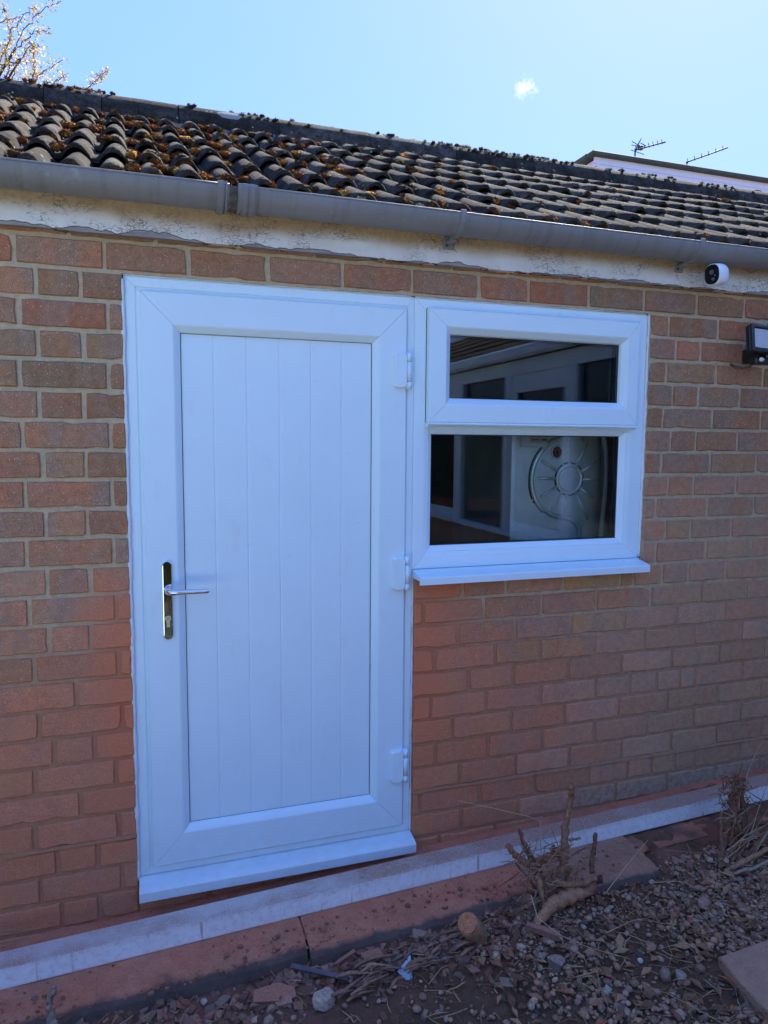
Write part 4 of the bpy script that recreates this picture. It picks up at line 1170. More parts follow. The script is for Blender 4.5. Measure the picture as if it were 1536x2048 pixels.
# ------------------------------------------------------------------ concrete edging strip and white section
def wob(x, y, k, a): return a*mnoise.noise(Vector((x*6+k, y*6, k)))
def slab(x0, x1, yf, h0=-2.091, mat=SLAB, seed=0, par=None, front_jit=.008, name='concrete_slab', lean=.012):
    """edging piece: top, worn arris and front face, following the rise of the ground"""
    n = max(6, int((x1-x0)/.011)); rows_ = []
    for i in range(n+1):
        x = x0+(x1-x0)*i/n; s = .0459*(x+.07); e = wob(x, 0, seed, front_jit)+wob(x*4, 2, seed, .006)+wob(x*11, 5, seed, .003)
        r1 = wob(x*3, 1, seed, .004)+wob(x*9, 3, seed, .003)
        row = [(x, -.12, h0+s)]
        for k in range(9):
            t = k/8; y = -.19+(yf+.03+e+.19)*t
            row.append((x, y, h0+s-.006*t*t+(wob(x*2, y*2, seed+3, .005)+wob(x*7, y*7, seed+4, .0035)+wob(x*16, y*16, seed+6, .002))*min(1, t*3)))
        row += [(x, yf+.010+e, h0+s-.012+r1), (x, yf+e-.004, h0+s-.024+r1), (x, yf+e-lean, h0+s-.05), (x, yf+e-lean, h0+s-.14)]
        rows_.append(row)
    m = 14; vs = [p_ for r_ in rows_ for p_ in r_]
    fs = [(i*m+k, i*m+k+1, (i+1)*m+k+1, (i+1)*m+k) for i in range(n) for k in range(m-1)]
    b = B(); b.add(vs, fs, False)
    b.add(rows_[0], [tuple(range(m))[::-1]]); b.add(rows_[-1], [tuple(range(m))])
    return b.build(name, mat, par)
EDGE = empty('concrete_edging', (1., -.25, -2.09), 'strip of red dusted concrete slabs along the foot of the wall', 'edging'); EDGE['kind'] = 'structure'
slab(-1.5, .758, -.342, seed=1, par=EDGE)
slab(.764, 1.515, -.362, seed=5, par=EDGE)
slab(1.521, 1.953, -.408, seed=9, par=EDGE, mat=SLABR, h0=-2.088)

cb = B(); n = 160; xa, xb = -1.5, 3.45; rows_ = []
for i in range(n+1):
    x = xa+(xb-xa)*i/n; s = .0459*(x+.07)
    j = .0012*mnoise.noise(Vector((x*20, 1, 0)))+.0012*mnoise.noise(Vector((x*50, 4, 0)))
    zt, zb_ = -2.031+s, -2.0895+s
    rows_.append([(x, -.125, zb_), (x, -.125, zt), (x, -.193, zt+.0005), (x, -.199, zt+.0035+j), (x, -.2045-j*.5, zt+.0015+j), (x, -.2035, zt-.008), (x, -.2035, zb_+.004), (x, -.2025, zb_)])
m = 8
cb.add([p_ for r_ in rows_ for p_ in r_], [(i*m+k, i*m+k+1, (i+1)*m+k+1, (i+1)*m+k) for i in range(n) for k in range(m-1)], False)
o = cb.build('metal_channel', CHAN); setp(o, 'long white boxed metal section coated in red dust along the wall foot', 'metal section')

# ------------------------------------------------------------------ loose ground: pebbles, chips, twigs
random.seed(77)
def pebble_field(n, fn, name, label):
    V = []; F = []; Cc = []; k = 0; bv, bf = ICO1
    rng = np.random.default_rng(n)
    cnt = 0; tries = 0
    while cnt < n and tries < n*30:
        tries += 1
        x = rng.uniform(.1, 3.2); y = rng.uniform(-1.45, -.36)
        pr_, smax, lift = fn(x, y)
        if rng.random() > pr_: continue
        s = rng.lognormal(math.log(.0064), .5); s = min(s, smax)
        sh = np.array([1, rng.uniform(.65, 1.), rng.uniform(.38, .72)])*s
        a = rng.uniform(0, 2*PI); t = rng.normal(0, .35)
        v = bv*(1+rng.normal(0, .07, (len(bv), 1)))*sh
        ct, st = math.cos(t), math.sin(t); v = np.stack([v[:, 0], v[:, 1]*ct-v[:, 2]*st, v[:, 1]*st+v[:, 2]*ct], -1)
        ca, sa = math.cos(a), math.sin(a); v = np.stack([v[:, 0]*ca-v[:, 1]*sa, v[:, 0]*sa+v[:, 1]*ca, v[:, 2]], -1)
        z = gz(x, y)+s*rng.uniform(-.1, .35)+lift*rng.random()
        V.append(v+np.array([x, y, z])); F.append(bf+k); k += len(bv)
        base = [(.52, .28, .165), (.45, .25, .15), (.56, .32, .20), (.60, .37, .24), (.38, .22, .14), (.50, .30, .19), (.56, .26, .14)][rng.integers(7)]
        if rng.random() < .012: base = (.55, .44, .32)
        kk = rng.uniform(.6, 1.15); Cc.append(np.tile(np.array(base)*kk*np.array([.86, .86, .85]), (len(bv), 1))); cnt += 1
    o = np_mesh(name, np.concatenate(V), np.concatenate(F), STONE, True, np.concatenate(Cc)); setp(o, label, 'gravel', kind='stuff')
def dens(x, y):
    # gravel bed to the right, thinning over bare soil patches
    g = 1/(1+math.exp(-(x-1.34+.25*(y+.8))*9))
    n = mnoise.noise(Vector((x*2.6, y*2.6, 2)))
    g *= min(1, max(.10, max(0,.72+2.6*n)))
    g = max(g, .05)
    if y > -.42 and x < 2: g *= .3
    return g, .017, .008
pebble_field(12000, dens, 'gravel', 'rounded brown gravel spread over the soil at lower right')
def dens2(x, y):
    d = math.exp(-((y+.45-.02*x)**2)/.006)+.12
    return (d*.9 if x < 1.5 else d*.12), .012, .004
def chip_field(n, name, label):
    """angular red chips and bark flakes swept against the concrete edge"""
    rng = np.random.default_rng(5); V = []; F = []; Cc = []; k = 0
    cube = np.array([[-1, -1, -1], [1, -1, -1], [1, 1, -1], [-1, 1, -1], [-1, -1, 1], [1, -1, 1], [1, 1, 1], [-1, 1, 1]], float)
    cf = np.array([[0, 3, 2, 1], [4, 5, 6, 7], [0, 1, 5, 4], [1, 2, 6, 5], [2, 3, 7, 6], [3, 0, 4, 7]])
    cnt = 0
    while cnt < n:
        x = rng.uniform(-.05, 3.2); y = rng.uniform(-1.3, -.355)
        d = dens2(x, y)[0] if y > -.62 else .07
        if rng.random() > d: continue
        s = rng.lognormal(math.log(.0055), .55); s = min(s, .016)
        v = cube*(1+rng.uniform(-.35, .3, cube.shape))*np.array([s*rng.uniform(.8, 1.7), s*.8, s*rng.uniform(.15, .5)])
        Rm = np.array(Matrix.Rotation(rng.uniform(0, 6.28), 3, 'Z') @ Matrix.Rotation(rng.normal(0, .4), 3, 'X') @ Matrix.Rotation(rng.normal(0, .3), 3, 'Y'))
        v = v @ Rm.T
        V.append(v+np.array([x, y, gz(x, y)+s*.35])); F.append(cf+k); k += 8
        base = [(.36, .14, .085), (.30, .125, .08), (.24, .12, .08), (.30, .19, .13), (.40, .19, .12)][rng.integers(5)]
        if y < -.62: base = [(.17, .105, .075), (.26, .17, .11), (.12, .08, .06)][rng.integers(3)]
        Cc.append(np.tile(np.array(base)*rng.uniform(.6, 1.1), (8, 1))); cnt += 1
    o = np_mesh(name, np.concatenate(V), np.concatenate(F), LITTER, False, np.concatenate(Cc)); setp(o, label, 'debris', kind='stuff')
def crumbs():
    rng = np.random.default_rng(9); V = []; F = []; Cc = []; k = 0; bv, bf = ICO1
    for _ in range(800):
        x = rng.uniform(-.1, 2.0); t = rng.random()**.6; y = -.21-.15*t if rng.random() < .75 else -.10+.08*rng.random()
        if mnoise.noise(Vector((x*3, y*9, 3)))+.35*rng.random() < .05: continue
        s_ = min(.009, rng.lognormal(math.log(.0028), .5)); v = bv*(1+rng.normal(0, .2, (len(bv), 1)))*np.array([s_*1.2, s_, s_*.7])
        V.append(v+np.array([x, y, -2.0885+.0459*(x+.07)-(.006 if y < -.3 else 0)-(.012 if y > -.12 else 0)])); F.append(bf+k); k += len(bv)
        base = [(.50, .18, .09), (.40, .16, .09), (.32, .15, .08), (.22, .12, .07)][rng.integers(4)]
        Cc.append(np.tile(np.array(base)*rng.uniform(.6, 1.1), (len(bv), 1)))
    o = np_mesh('soil_crumbs', np.concatenate(V), np.concatenate(F), LITTER, False, np.concatenate(Cc)); setp(o, 'crumbs of red soil and mortar lying on the concrete slabs', 'debris', kind='stuff')
crumbs()
chip_field(2600, 'brick_chips', 'broken red brick chips and flakes strewn along the concrete edge')
def twig_field(n, name, label):
    rng = random.Random(4); b = B(); cnt = 0
    while cnt < n:
        x = rng.uniform(.1, 3.1); y = rng.uniform(-1.35, -.37)
        pr_ = .25 + .75*math.exp(-((x-2.0)**2)/.5) if y < -.5 else .5
        if rng.random() > pr_: continue
        a = rng.uniform(0, 2*PI); l = rng.uniform(.012, .07) if rng.random() < .85 else rng.uniform(.07, .16)
        z = gz(x, y)+.010; d = Vector((math.cos(a), math.sin(a), rng.uniform(-.05, .12)))
        p0 = Vector((x, y, z)); bend = Vector((rng.uniform(-1, 1), rng.uniform(-1, 1), rng.uniform(0, .6)))*l*.12
        c = rng.choice([(.42, .23, .115), (.27, .145, .075), (.54, .33, .17), (.18, .10, .055)])
        r = rng.uniform(.0006, .0017)
        b.tube([p0, p0+d*l*.5+bend, p0+d*l], [r, r, r*.6], 4, c, caps=False); cnt += 1
    # dead leaf scraps
    for _ in range(800):
        x = rng.uniform(1.2, 3.1); y = rng.uniform(-1.1, -.4); s = rng.uniform(.008, .03); z = gz(x, y)+.012
        a = rng.uniform(0, 6.28); u = Vector((math.cos(a), math.sin(a), rng.uniform(-.3, .3)))*s; w = Vector((-math.sin(a), math.cos(a), rng.uniform(-.3, .3)))*s*.45
        p0 = Vector((x, y, z)); c = rng.choice([(.36, .145, .07), (.26, .125, .065), (.42, .22, .11), (.18, .085, .045)])
        b.add([p0-u, p0+w+Vector((0, 0, .004)), p0+u, p0-w+Vector((0, 0, .006))], [(0, 1, 2), (0, 2, 3)], False, c)
    o = b.build(name, LITTER); setp(o, label, 'litter', kind='stuff')
twig_field(2000, 'twig_litter', 'dry twigs and dead leaf scraps scattered over soil and gravel')

# ------------------------------------------------------------------ single pieces on the ground
def rock(name, p, size, col, label, cat, seed, pw=.35, flat=1., group=None, sharp=True, sub=None):
    rng = np.random.default_rng(seed); bv, bf = sub or ICO2
    v = bv.copy()
    for _ in range(7 if sharp else 0):
        d = rng.normal(size=3); d /= np.linalg.norm(d); h = rng.uniform(.55, .85); k = v @ d
        v = v - np.outer(np.clip(k-h, 0, None), d)
    nn = np.array([mnoise.noise(Vector(tuple(q*2.2+seed))) for q in bv]); v = v*(1+pw*.4*nn[:, None])
    v = v*np.array(size); a = rng.uniform(0, 6.28); ca, sa = math.cos(a), math.sin(a)
    v = np.stack([v[:, 0]*ca-v[:, 1]*sa, v[:, 0]*sa+v[:, 1]*ca, v[:, 2]*flat], -1)
    v -= np.array([0, 0, v[:, 2].min()*.75])
    o = np_mesh(name, v, bf, STONE, not sharp, np.tile(np.array(col)*np.array([1., .87, .70]), (len(v), 1))); o.location = p
    return setp(o, label, cat, group)
def gp(px, py, dz=0.):
    q = G(px, py); return (q[0], q[1], gz(q[0], q[1])+dz)
rock('stone', gp(648, 2003), (.034, .030, .031), (.50, .40, .35), 'pale grey angular stone lying beside the dark strip near the concrete edge', 'stone', 3, sub=ICO3)
rock('stone', gp(408, 2003), (.013, .012, .011), (.46, .40, .34), 'small cream pebble at the lower left below the white section', 'stone', 5)
rock('stone', gp(1408, 1815), (.024, .020, .019), (.42, .27, .23), 'pinkish grey stone resting on the gravel below the right shrub stump', 'stone', 8)
rock('stone', gp(1428, 1887), (.013, .011, .014), (.50, .27, .16), 'small orange brown stone in the gravel above the paving slab', 'stone', 9)
rock('stone', gp(1112, 1930), (.030, .022, .016), (.33, .24, .21), 'flat grey stone in the gravel below the triangular red shard', 'stone', 12)
rock('stone', gp(1360, 1955), (.020, .018, .018), (.37, .30, .27), 'knobbly grey stone left of the paving slab corner', 'stone', 14)
rock('stone', gp(1330, 1958), (.020, .015, .018), (.31, .215, .18), 'brown rounded cobble left of the knobbly grey stone', 'stone', 15, sharp=False)
rock('stone', gp(1212, 1985), (.022, .014, .014), (.45, .39, .34), 'pale mottled stone low in the gravel centre', 'stone', 16)
rock('stone', gp(1280, 1927), (.009, .008, .008), (.60, .56, .5), 'tiny white pebble in the middle of the gravel', 'stone', 17, sharp=False)
def prism(name, pts, p, th, tilt, rz, mat, label, cat, col=None, group=None):
    n = len(pts); b = B()
    vs = [(x, y, 0) for x, y in pts]+[(x*.98, y*.98, th) for x, y in pts]
    b.add(vs, [tuple(range(n))[::-1], tuple(range(n, 2*n))]+[(i, (i+1) % n, n+(i+1) % n, n+i) for i in range(n)], False, col)
    o = b.build(name, mat); o.location = p; o.rotation_euler = (tilt[0], tilt[1], rz)
    return setp(o, label, cat, group)
prism('brick_shard', [(-.062, -.020), (.03, -.026), (.058, -.018), (.054, .008), (.012, .026), (-.03, .018), (-.058, .012)], gp(550, 1990, .010), .012, (.35, .05), -.1, LITTER, 'flat red shard left of the dark strip by the concrete edge', 'shard', (.42, .17, .10))
prism('brick_shard', [(-.03, -.014), (.032, -.012), (.028, .016), (-.026, .014)], gp(745, 1930, .012), .014, (.5, -.12), .25, LITTER, 'small square red shard leaning on the concrete edge', 'shard', (.38, .16, .10))
prism('brick_shard', [(-.05, .02), (.045, -.012), (.035, .012), (-.046, .032)], gp(1085, 1888, .012), .022, (.32, .1), -.25, LITTER, 'triangular reddish shard below the left shrub stump', 'shard', (.36, .17, .11))
prism('brick_shard', [(-.035, -.004), (.034, -.006), (.034, .005), (-.034, .004)], gp(690, 1925, .014), .008, (.3, -.2), .28, LITTER, 'thin red sliver against the concrete joint', 'shard', (.36, .15, .09))
prism('glass_shard', [(-.026, .0), (.022, .034), (.012, -.026), (-.006, -.03)], gp(812, 1945, .010), .003, (.55, -.1), -.1, simple('blue_foil', (.36, .42, .46), .3, .0, var=.5, vscale=30), 'pale blue glass like shard lying on the red debris', 'shard')
# dark plastic strip
pa, pb = Vector(gp(582, 1947, .024)), Vector(gp(696, 1968, .018)); b = B()
d = (pb-pa).normalized(); w = Vector((-d.y, d.x, 0))*.009; t = Vector((0, -.004, .006))
b.add([pa-w, pb-w, pb+w, pa+w, pa-w+t, pb-w+t, pb+w+t, pa+w+t], [(0, 3, 2, 1), (4, 5, 6, 7), (0, 1, 5, 4), (1, 2, 6, 5), (2, 3, 7, 6), (3, 0, 4, 7)])
o = b.build('plastic_strip', simple('grey_strip', (.11, .085, .09), .5, var=.25, vscale=50)); setp(o, 'dark grey strip lying across the debris behind the pale stone', 'strip')
# broken paving slab, lower right corner
b = B(); pc = np.array([1.842, -.785]); u = np.array([.975, .02]); w = np.array([-.21, -.975]); cs = [pc, pc+u*.45, pc+u*.45+w*.45, pc+w*.42, pc+w*.2+u*.015, pc+w*.10+u*.002]
n = len(cs); zt = .028
def pz(q): return float(zg(q[0])) + zt
vt = [(q[0], q[1], pz(q)) for q in cs]; cen = np.mean(cs, 0)
vi = [(q[0]+(cen[0]-q[0])*.02, q[1]+(cen[1]-q[1])*.02, pz(q)+.004) for q in cs]; vb = [(q[0], q[1], pz(q)-.05) for q in cs]
order = list(range(n))
b.add(vb+vt+vi, [tuple(2*n+i for i in order)[::-1]]+[(k*n+i, k*n+n+i, k*n+n+(i+1) % n, k*n+(i+1) % n) for k in (0, 1) for i in order])
o = b.build('paving_slab', PAVE); setp(o, 'pink paving slab with a worn corner at the lower right of the gravel', 'paving slab', kind='structure')

# sawn log end by the slab
LG = empty('log_stub', gp(950, 1880), 'short sawn log stub with orange cut face by the shrub roots', 'log')
b = B(); p0 = Vector(W(935, 1846, -.505)); p1 = Vector(W(966, 1882, -.425))
b.tube([p0, p0+(p1-p0)*.35, p0+(p1-p0)*.7, p1], [.029, .030, .032, .036], 13, (.34, .19, .10), True, .14); b.build('bark', WOODM, LG)
b = B(); nrm = (p0-p1).normalized(); b.cyl(p0+nrm*.0005, nrm, .0295, .002, 20, .0275, (.52, .19, .085)); b.build('cut_face', WOODM, LG)

# gnarled dead shrub stumps
def limb(b, pix, rads, col, jit=.16, n=8, sub=6):
    rads = [r*.82 for r in rads]; jit *= 1.5
    pts = [Vector(W(px, py, y)) for px, py, y in pix]; P_ = []; Rr = []
    for i in range(len(pts)-1):
        for k in range(sub):
            t = k/sub; P_.append(pts[i].lerp(pts[i+1], t)+Vector([random.uniform(-1, 1)*rads[i]*.26 for _ in range(3)])); Rr.append(rads[i]*(1-t)+rads[i+1]*t)
    P_.append(pts[-1]); Rr.append(rads[-1])
    b.tube(P_, Rr, n, col, True, jit)
random.seed(3)
BR1, BR2, BR3, BR4 = (.33, .155, .078), (.25, .12, .06), (.42, .205, .105), (.19, .095, .05)
ST1 = empty('shrub_stump', gp(1100, 1800), 'gnarled dead shrub stump with a tall upright stalk in front of the white section', 'shrub stump', 'dead shrub stumps along the wall')
b = B(); limb(b, [(1120, 1770, -.40), (1130, 1710, -.36), (1129, 1660, -.33), (1137, 1620, -.31), (1143, 1590, -.30), (1142, 1568, -.30)], [.019, .017, .0135, .012, .013, .0125], BR1, .2, 9); b.build('stalk', WOODM, ST1)
b = B(); limb(b, [(1068, 1852, -.50), (1100, 1815, -.47), (1140, 1790, -.45), (1180, 1776, -.43), (1192, 1762, -.42)], [.013, .024, .026, .021, .013], BR3, .14, 10); b.build('root', WOODM, ST1)
b = B(); limb(b, [(1095, 1760, -.40), (1130, 1768, -.43), (1165, 1768, -.44), (1192, 1755, -.45)], [.014, .012, .0125, .011], BR1, .15); b.build('branch', WOODM, ST1)
b = B(); limb(b, [(1078, 1745, -.37), (1062, 1712, -.36), (1050, 1690, -.36), (1038, 1660, -.36)], [.013, .012, .010, .0075], BR4, .2); b.build('branch', WOODM, ST1)
b = B(); limb(b, [(1070, 1740, -.38), (1040, 1718, -.38), (1024, 1703, -.38), (1014, 1690, -.38)], [.014, .013, .011, .009], BR1, .2); b.build('branch', WOODM, ST1)
b = B(); limb(b, [(1070, 1730, -.37), (1095, 1715, -.35), (1118, 1700, -.34)], [.014, .014, .013], BR1, .2); b.build('branch', WOODM, ST1)
b = B(); limb(b, [(1183, 1745, -.43), (1185, 1710, -.42), (1190, 1685, -.42), (1191, 1668, -.42)], [.0105, .0095, .0085, .0085], BR4, .16); b.build('branch', WOODM, ST1)
b = B(); limb(b, [(1100, 1800, -.42), (1082, 1770, -.40), (1074, 1740, -.38)], [.018, .018, .015], BR2, .2); b.build('branch', WOODM, ST1)
b = B(); limb(b, [(1090, 1815, -.43), (1082, 1782, -.42), (1076, 1752, -.40)], [.010, .010, .010], BR3, .25); b.build('branch', WOODM, ST1)
b = B(); limb(b, [(1120, 1775, -.39), (1135, 1740, -.38), (1118, 1705, -.35)], [.017, .015, .012], BR2, .25); b.build('branch', WOODM, ST1)
b = B(); limb(b, [(1138, 1680, -.335), (1152, 1678, -.345), (1162, 1676, -.35)], [.006, .0045, .004], BR1, .2); b.build('branch', WOODM, ST1)
b = B(); limb(b, [(1108, 1710, -.37), (1107, 1690, -.37)], [.0075, .007], BR4, .2); b.build('branch', WOODM, ST1)
b = B(); limb(b, [(1192, 1760, -.44), (1205, 1757, -.445)], [.014, .0135], (.10, .06, .045), .1, 12); b.build('branch', WOODM, ST1)
b = B()   # peeling bark strips and fine shoots
for _ in range(170):
    px, py = random.uniform(1030, 1165), random.uniform(1690, 1840); y = random.uniform(-.45, -.36)
    p0 = Vector(W(px, py, y)); d = Vector((random.uniform(-1, 1), random.uniform(-.4, .3), random.uniform(-.6, 1))).normalized()*random.uniform(.02, .10)
    b.tube([p0, p0+d*.5+Vector((0, 0, random.uniform(-.006, .006))), p0+d], [.0019, .0014, .0007], 4, random.choice([BR1, BR3, (.40, .29, .19), BR4]), False)
for _ in range(60):
    px, py = random.uniform(930, 1075), random.uniform(1770, 1850)
    p0 = Vector(G(px, py, .01)); d = Vector((random.uniform(-1, 1), random.uniform(-.5, .5), random.uniform(.0, .8))).normalized()*random.uniform(.02, .08)
    b.tube([p0, p0+d*.5, p0+d], [.0012, .001, .0006], 4, random.choice([BR1, BR3, (.40, .29, .19), BR2]), False)
b.build('shoots', WOODM, ST1)['kind'] = 'stuff'
ST2 = empty('shrub_stump', gp(1450, 1740), 'shaggy dead shrub stump with sprawling stems at the right picture edge', 'shrub stump', 'dead shrub stumps along the wall')
b = B(); limb(b, [(1440, 1735, -.42), (1445, 1690, -.40), (1456, 1650, -.38), (1468, 1600, -.37), (1478, 1565, -.37), (1470, 1545, -.37)], [.014, .015, .014, .017, .015, .010], BR2, .28, 9); b.build('stalk', WOODM, ST2)
b = B(); limb(b, [(1460, 1742, -.43), (1490, 1690, -.40), (1487, 1640, -.38), (1482, 1590, -.37), (1486, 1556, -.36)], [.012, .013, .013, .014, .009], BR4, .28, 9); b.build('stalk', WOODM, ST2)
b = B(); limb(b, [(1438, 1720, -.40), (1442, 1670, -.39), (1443, 1622, -.38)], [.006, .006, .006], BR1, .15); b.build('branch', WOODM, ST2)
b = B(); limb(b, [(1450, 1745, -.46), (1500, 1715, -.46), (1560, 1690, -.45)], [.011, .011, .010], BR3, .12); b.build('branch', WOODM, ST2)
b = B(); limb(b, [(1455, 1750, -.48), (1510, 1735, -.50), (1570, 1705, -.50)], [.006, .006, .005], (.36, .27, .17), .12); b.build('branch', WOODM, ST2)
b = B(); limb(b, [(1448, 1720, -.42), (1470, 1692, -.42), (1492, 1682, -.42)], [.009, .009, .010], BR1, .15); b.build('branch', WOODM, ST2)
b = B()
for _ in range(230):
    px, py = random.gauss(1470, 16), random.uniform(1550, 1740); y = random.uniform(-.43, -.34)
    p0 = Vector(W(px, py, y)); d = Vector((random.uniform(-1, 1), random.uniform(-.5, .4), random.uniform(-.3, 1))).normalized()*random.uniform(.012, .06)
    b.tube([p0, p0+d*.5+Vector((0, 0, random.uniform(-.008, .006))), p0+d], [.0024, .0018, .0008], 4, random.choice([BR1, BR2, BR4, (.40, .29, .19)]), False)
for _ in range(24):
    px, py = random.uniform(1450, 1500), random.uniform(1690, 1750); p0 = Vector(W(px, py, -.44)); p1 = Vector(W(px+random.uniform(20, 90), py-random.uniform(-20, 130), random.uniform(-.5, -.32)))
    b.tube([p0, p0.lerp(p1, .5)+Vector((0, 0, .01)), p1], [.0022, .0018, .0010], 5, random.choice([BR1, BR3, (.42, .32, .2)]), False)
b.build('shoots', WOODM, ST2)['kind'] = 'stuff'
b = B()
for _ in range(26):      # a few surviving olive leaves
    px, py = random.uniform(1478, 1530), random.uniform(1600, 1680); p0 = Vector(W(px, py, random.uniform(-.40, -.34))); s = random.uniform(.012, .024)
    u = Vector((random.uniform(-1, 1), random.uniform(-.5, .5), random.uniform(-1, 1))).normalized()*s; w = u.cross(Vector((random.random(), random.random(), random.random()))).normalized()*s*.35
    b.add([p0-u, p0+w, p0+u, p0-w], [(0, 1, 2), (0, 2, 3)], False, random.choice([(.12, .14, .06), (.16, .17, .08), (.09, .11, .05)]))
b.build('leaves', GREENL, ST2)
# broken branch stub at the lower left
b = B(); limb(b, [(108, 2060, -.40), (100, 2025, -.385), (98, 2000, -.38), (106, 1985, -.38), (110, 1970, -.38)], [.016, .012, .0098, .0098, .006], (.33, .21, .145), .12, 10)
o = b.build('branch_stub', WOODM); setp(o, 'pale weathered branch stub standing before the concrete at lower left', 'branch')
# long dry grass stalks
def stalk(pix, r, col, label):
    b = B(); P_ = [Vector(W(*p_)) for p_ in pix]; b.tube(P_, [r*(1-.5*i/(len(P_)-1)) for i in range(len(P_))], 5, col, False)
    o = b.build('dry_stalk', WOODM); setp(o, label, 'stalk')
STRAW = (.62, .40, .20)
stalk([(1082, 1715, -.36), (1081, 1680, -.35), (1081, 1642, -.34), (1060, 1634, -.33), (990, 1617, -.30), (914, 1601, -.27)], .0016, STRAW, 'long bent dry stalk leaning left from the left shrub stump')
stalk([(1212, 1785, -.47), (1250, 1735, -.46), (1296, 1680, -.44)], .0014, STRAW, 'straight dry stalk standing above the right concrete slab')
stalk([(1490, 1560, -.35), (1510, 1510, -.33), (1526, 1480, -.32)], .0020, (.40, .29, .2), 'upright dry stalk rising above the right shrub stump')
stalk([(1062, 1790, -.47), (1075, 1835, -.55), (1120, 1870, -.60), (1170, 1892, -.63), (1222, 1908, -.66)], .0014, STRAW, 'curved dry stalk sweeping across the gravel below the left stump')
stalk([(1212, 1866, -.60), (1262, 1842, -.58), (1330, 1830, -.56)], .0012, STRAW, 'dry stalk lying on the gravel left of the pinkish grey stone')
stalk([(1360, 1762, -.46), (1330, 1700, -.42), (1405, 1706, -.43)], .0012, (.38, .29, .2), 'fine bent stalk over the right end of the slabs')
stalk([(1308, 1765, -.46), (1360, 1762, -.47), (1420, 1788, -.52)], .0012, STRAW, 'fine stalk lying on the gravel beside the right slab')
stalk([(1445, 2010, -.86), (1490, 2008, -.85), (1545, 2010, -.84)], .0016, (.33, .23, .16), 'thin twig lying across the paving slab corner')

# bark and root debris drift by the concrete joint
b = B(); random.seed(15)
for _ in range(70):
    t = random.random(); px, py = 690+t*260+random.uniform(-20, 20), 1985-t*95+random.uniform(-24, 22)
    q = G(px, py); p0 = Vector((q[0], q[1], gz(q[0], q[1])+random.uniform(.008, .026))); a = random.gauss(.35, .4); l = random.uniform(.03, .10)
    d = Vector((math.cos(a), math.sin(a)*.6, random.uniform(-.15, .2)))*l; r = random.uniform(.0015, .0062)
    b.tube([p0-d*.5, p0-d*.1+Vector((0, 0, .006)), p0+d*.5], [r*.6, r, r*.5], 6, random.choice([(.36, .18, .11), (.30, .15, .09), (.25, .15, .10), (.40, .22, .14)]), True, .2)
o = b.build('bark_debris', WOODM); setp(o, 'heap of red dusted bark and root pieces by the concrete joint', 'debris', kind='stuff')

# ------------------------------------------------------------------ beyond the ridge
def bh(px, py, y): return W(px, py, y)
FB = empty('flat_roof_building', (5., 5., -2.), 'white clad flat roofed extension with green roof edge behind the ridge', 'building')
YF = 4.7
a = bh(1190, 318, YF); a2 = bh(1600, 395, YF)
xL = a[0]; zT = bh(1186, 309, YF)[2]
b = B(); b.box(xL, xL+7, YF, YF+4, -2.1, zT-.05); b.build('building_wall', CLAD, FB)
for i in range(4):
    b = B(); z1 = zT-.03-i*.075; b.rbox(xL-.02, xL+7, YF-.03-.002*i, YF-.002, z1-.072, z1, .003); b.build('cladding_board', CLAD, FB)
for i in range(4):
    b = B(); b.rbox(xL-.08+i*1.32, xL-.085+(i+1)*1.32, YF-.075, YF+.05, zT-.03, zT+.02, .010); b.build('roof_edge', ROOFEDGE, FB)
b = B(); b.rbox(xL-.08, xL+.05, YF+.052, YF+4, zT-.035, zT+.03, .012); b.build('roof_edge', ROOFEDGE, FB)
b = B(); b.box(xL, xL+7, YF+.05, YF+4, zT-.03, zT+.01); b.build('flat_roof', ROOFEDGE, FB)

def aerial(tail, head, mast_base, label, n_el, side=.16, extra=False, y=7.5):
    t, h = Vector(W(*tail, y)), Vector(W(*head, y-.5)); m = Vector(W(*mast_base, y))
    AN = empty('tv_aerial', tuple(m), label, 'aerial', 'rooftop television aerials')
    b = B(); b.tube([t, h], .011, 6); b.build('boom', ALU, AN)
    b = B(); b.tube([m-Vector((0, 0, .6)), Vector((m.x, m.y, t.z+.02))], .013, 6); b.build('mast', ALU, AN)
    d = (h-t).normalized(); s = d.cross(Vector((0, 0, 1))).normalized()
    b = B()
    for i in range(n_el):
        p_ = t.lerp(h, (i+.3)/n_el); k = side*(1-.45*i/n_el); b.tube([p_-s*k*.0+Vector((0, 0, -.02)), p_+Vector((0, 0, .045))+s*k*.25], .005, 4)
    b.build('elements', ALU, AN)
    if extra:
        b = B(); q = Vector(W(1270, 302, y)); top = Vector(W(1282, 277, y))
        b.tube([q, top], .010, 6)
        for (x1, y1, x2, y2) in ((1264, 283, 1280, 292), (1263, 290, 1292, 294), (1262, 300, 1288, 309), (1281, 286, 1292, 292)):
            b.tube([W(x1, y1, y), W(x2, y2, y)], .006, 4)
        b.build('reflector', ALU, AN)
        b = B(); c = Vector(W(1281, 296, y)); b.rbox(c.x-.04, c.x+.04, c.y-.03, c.y+.03, c.z-.03, c.z+.03, .01); b.build('dipole_box', ALU, AN)
aerial((1271, 300), (1331, 284), (1270, 310), 'left of two television aerials, with a small reflector grid', 7, extra=True)
aerial((1372, 325), (1456, 295), (1374, 326), 'right of two television aerials, a bare slanting boom', 6)

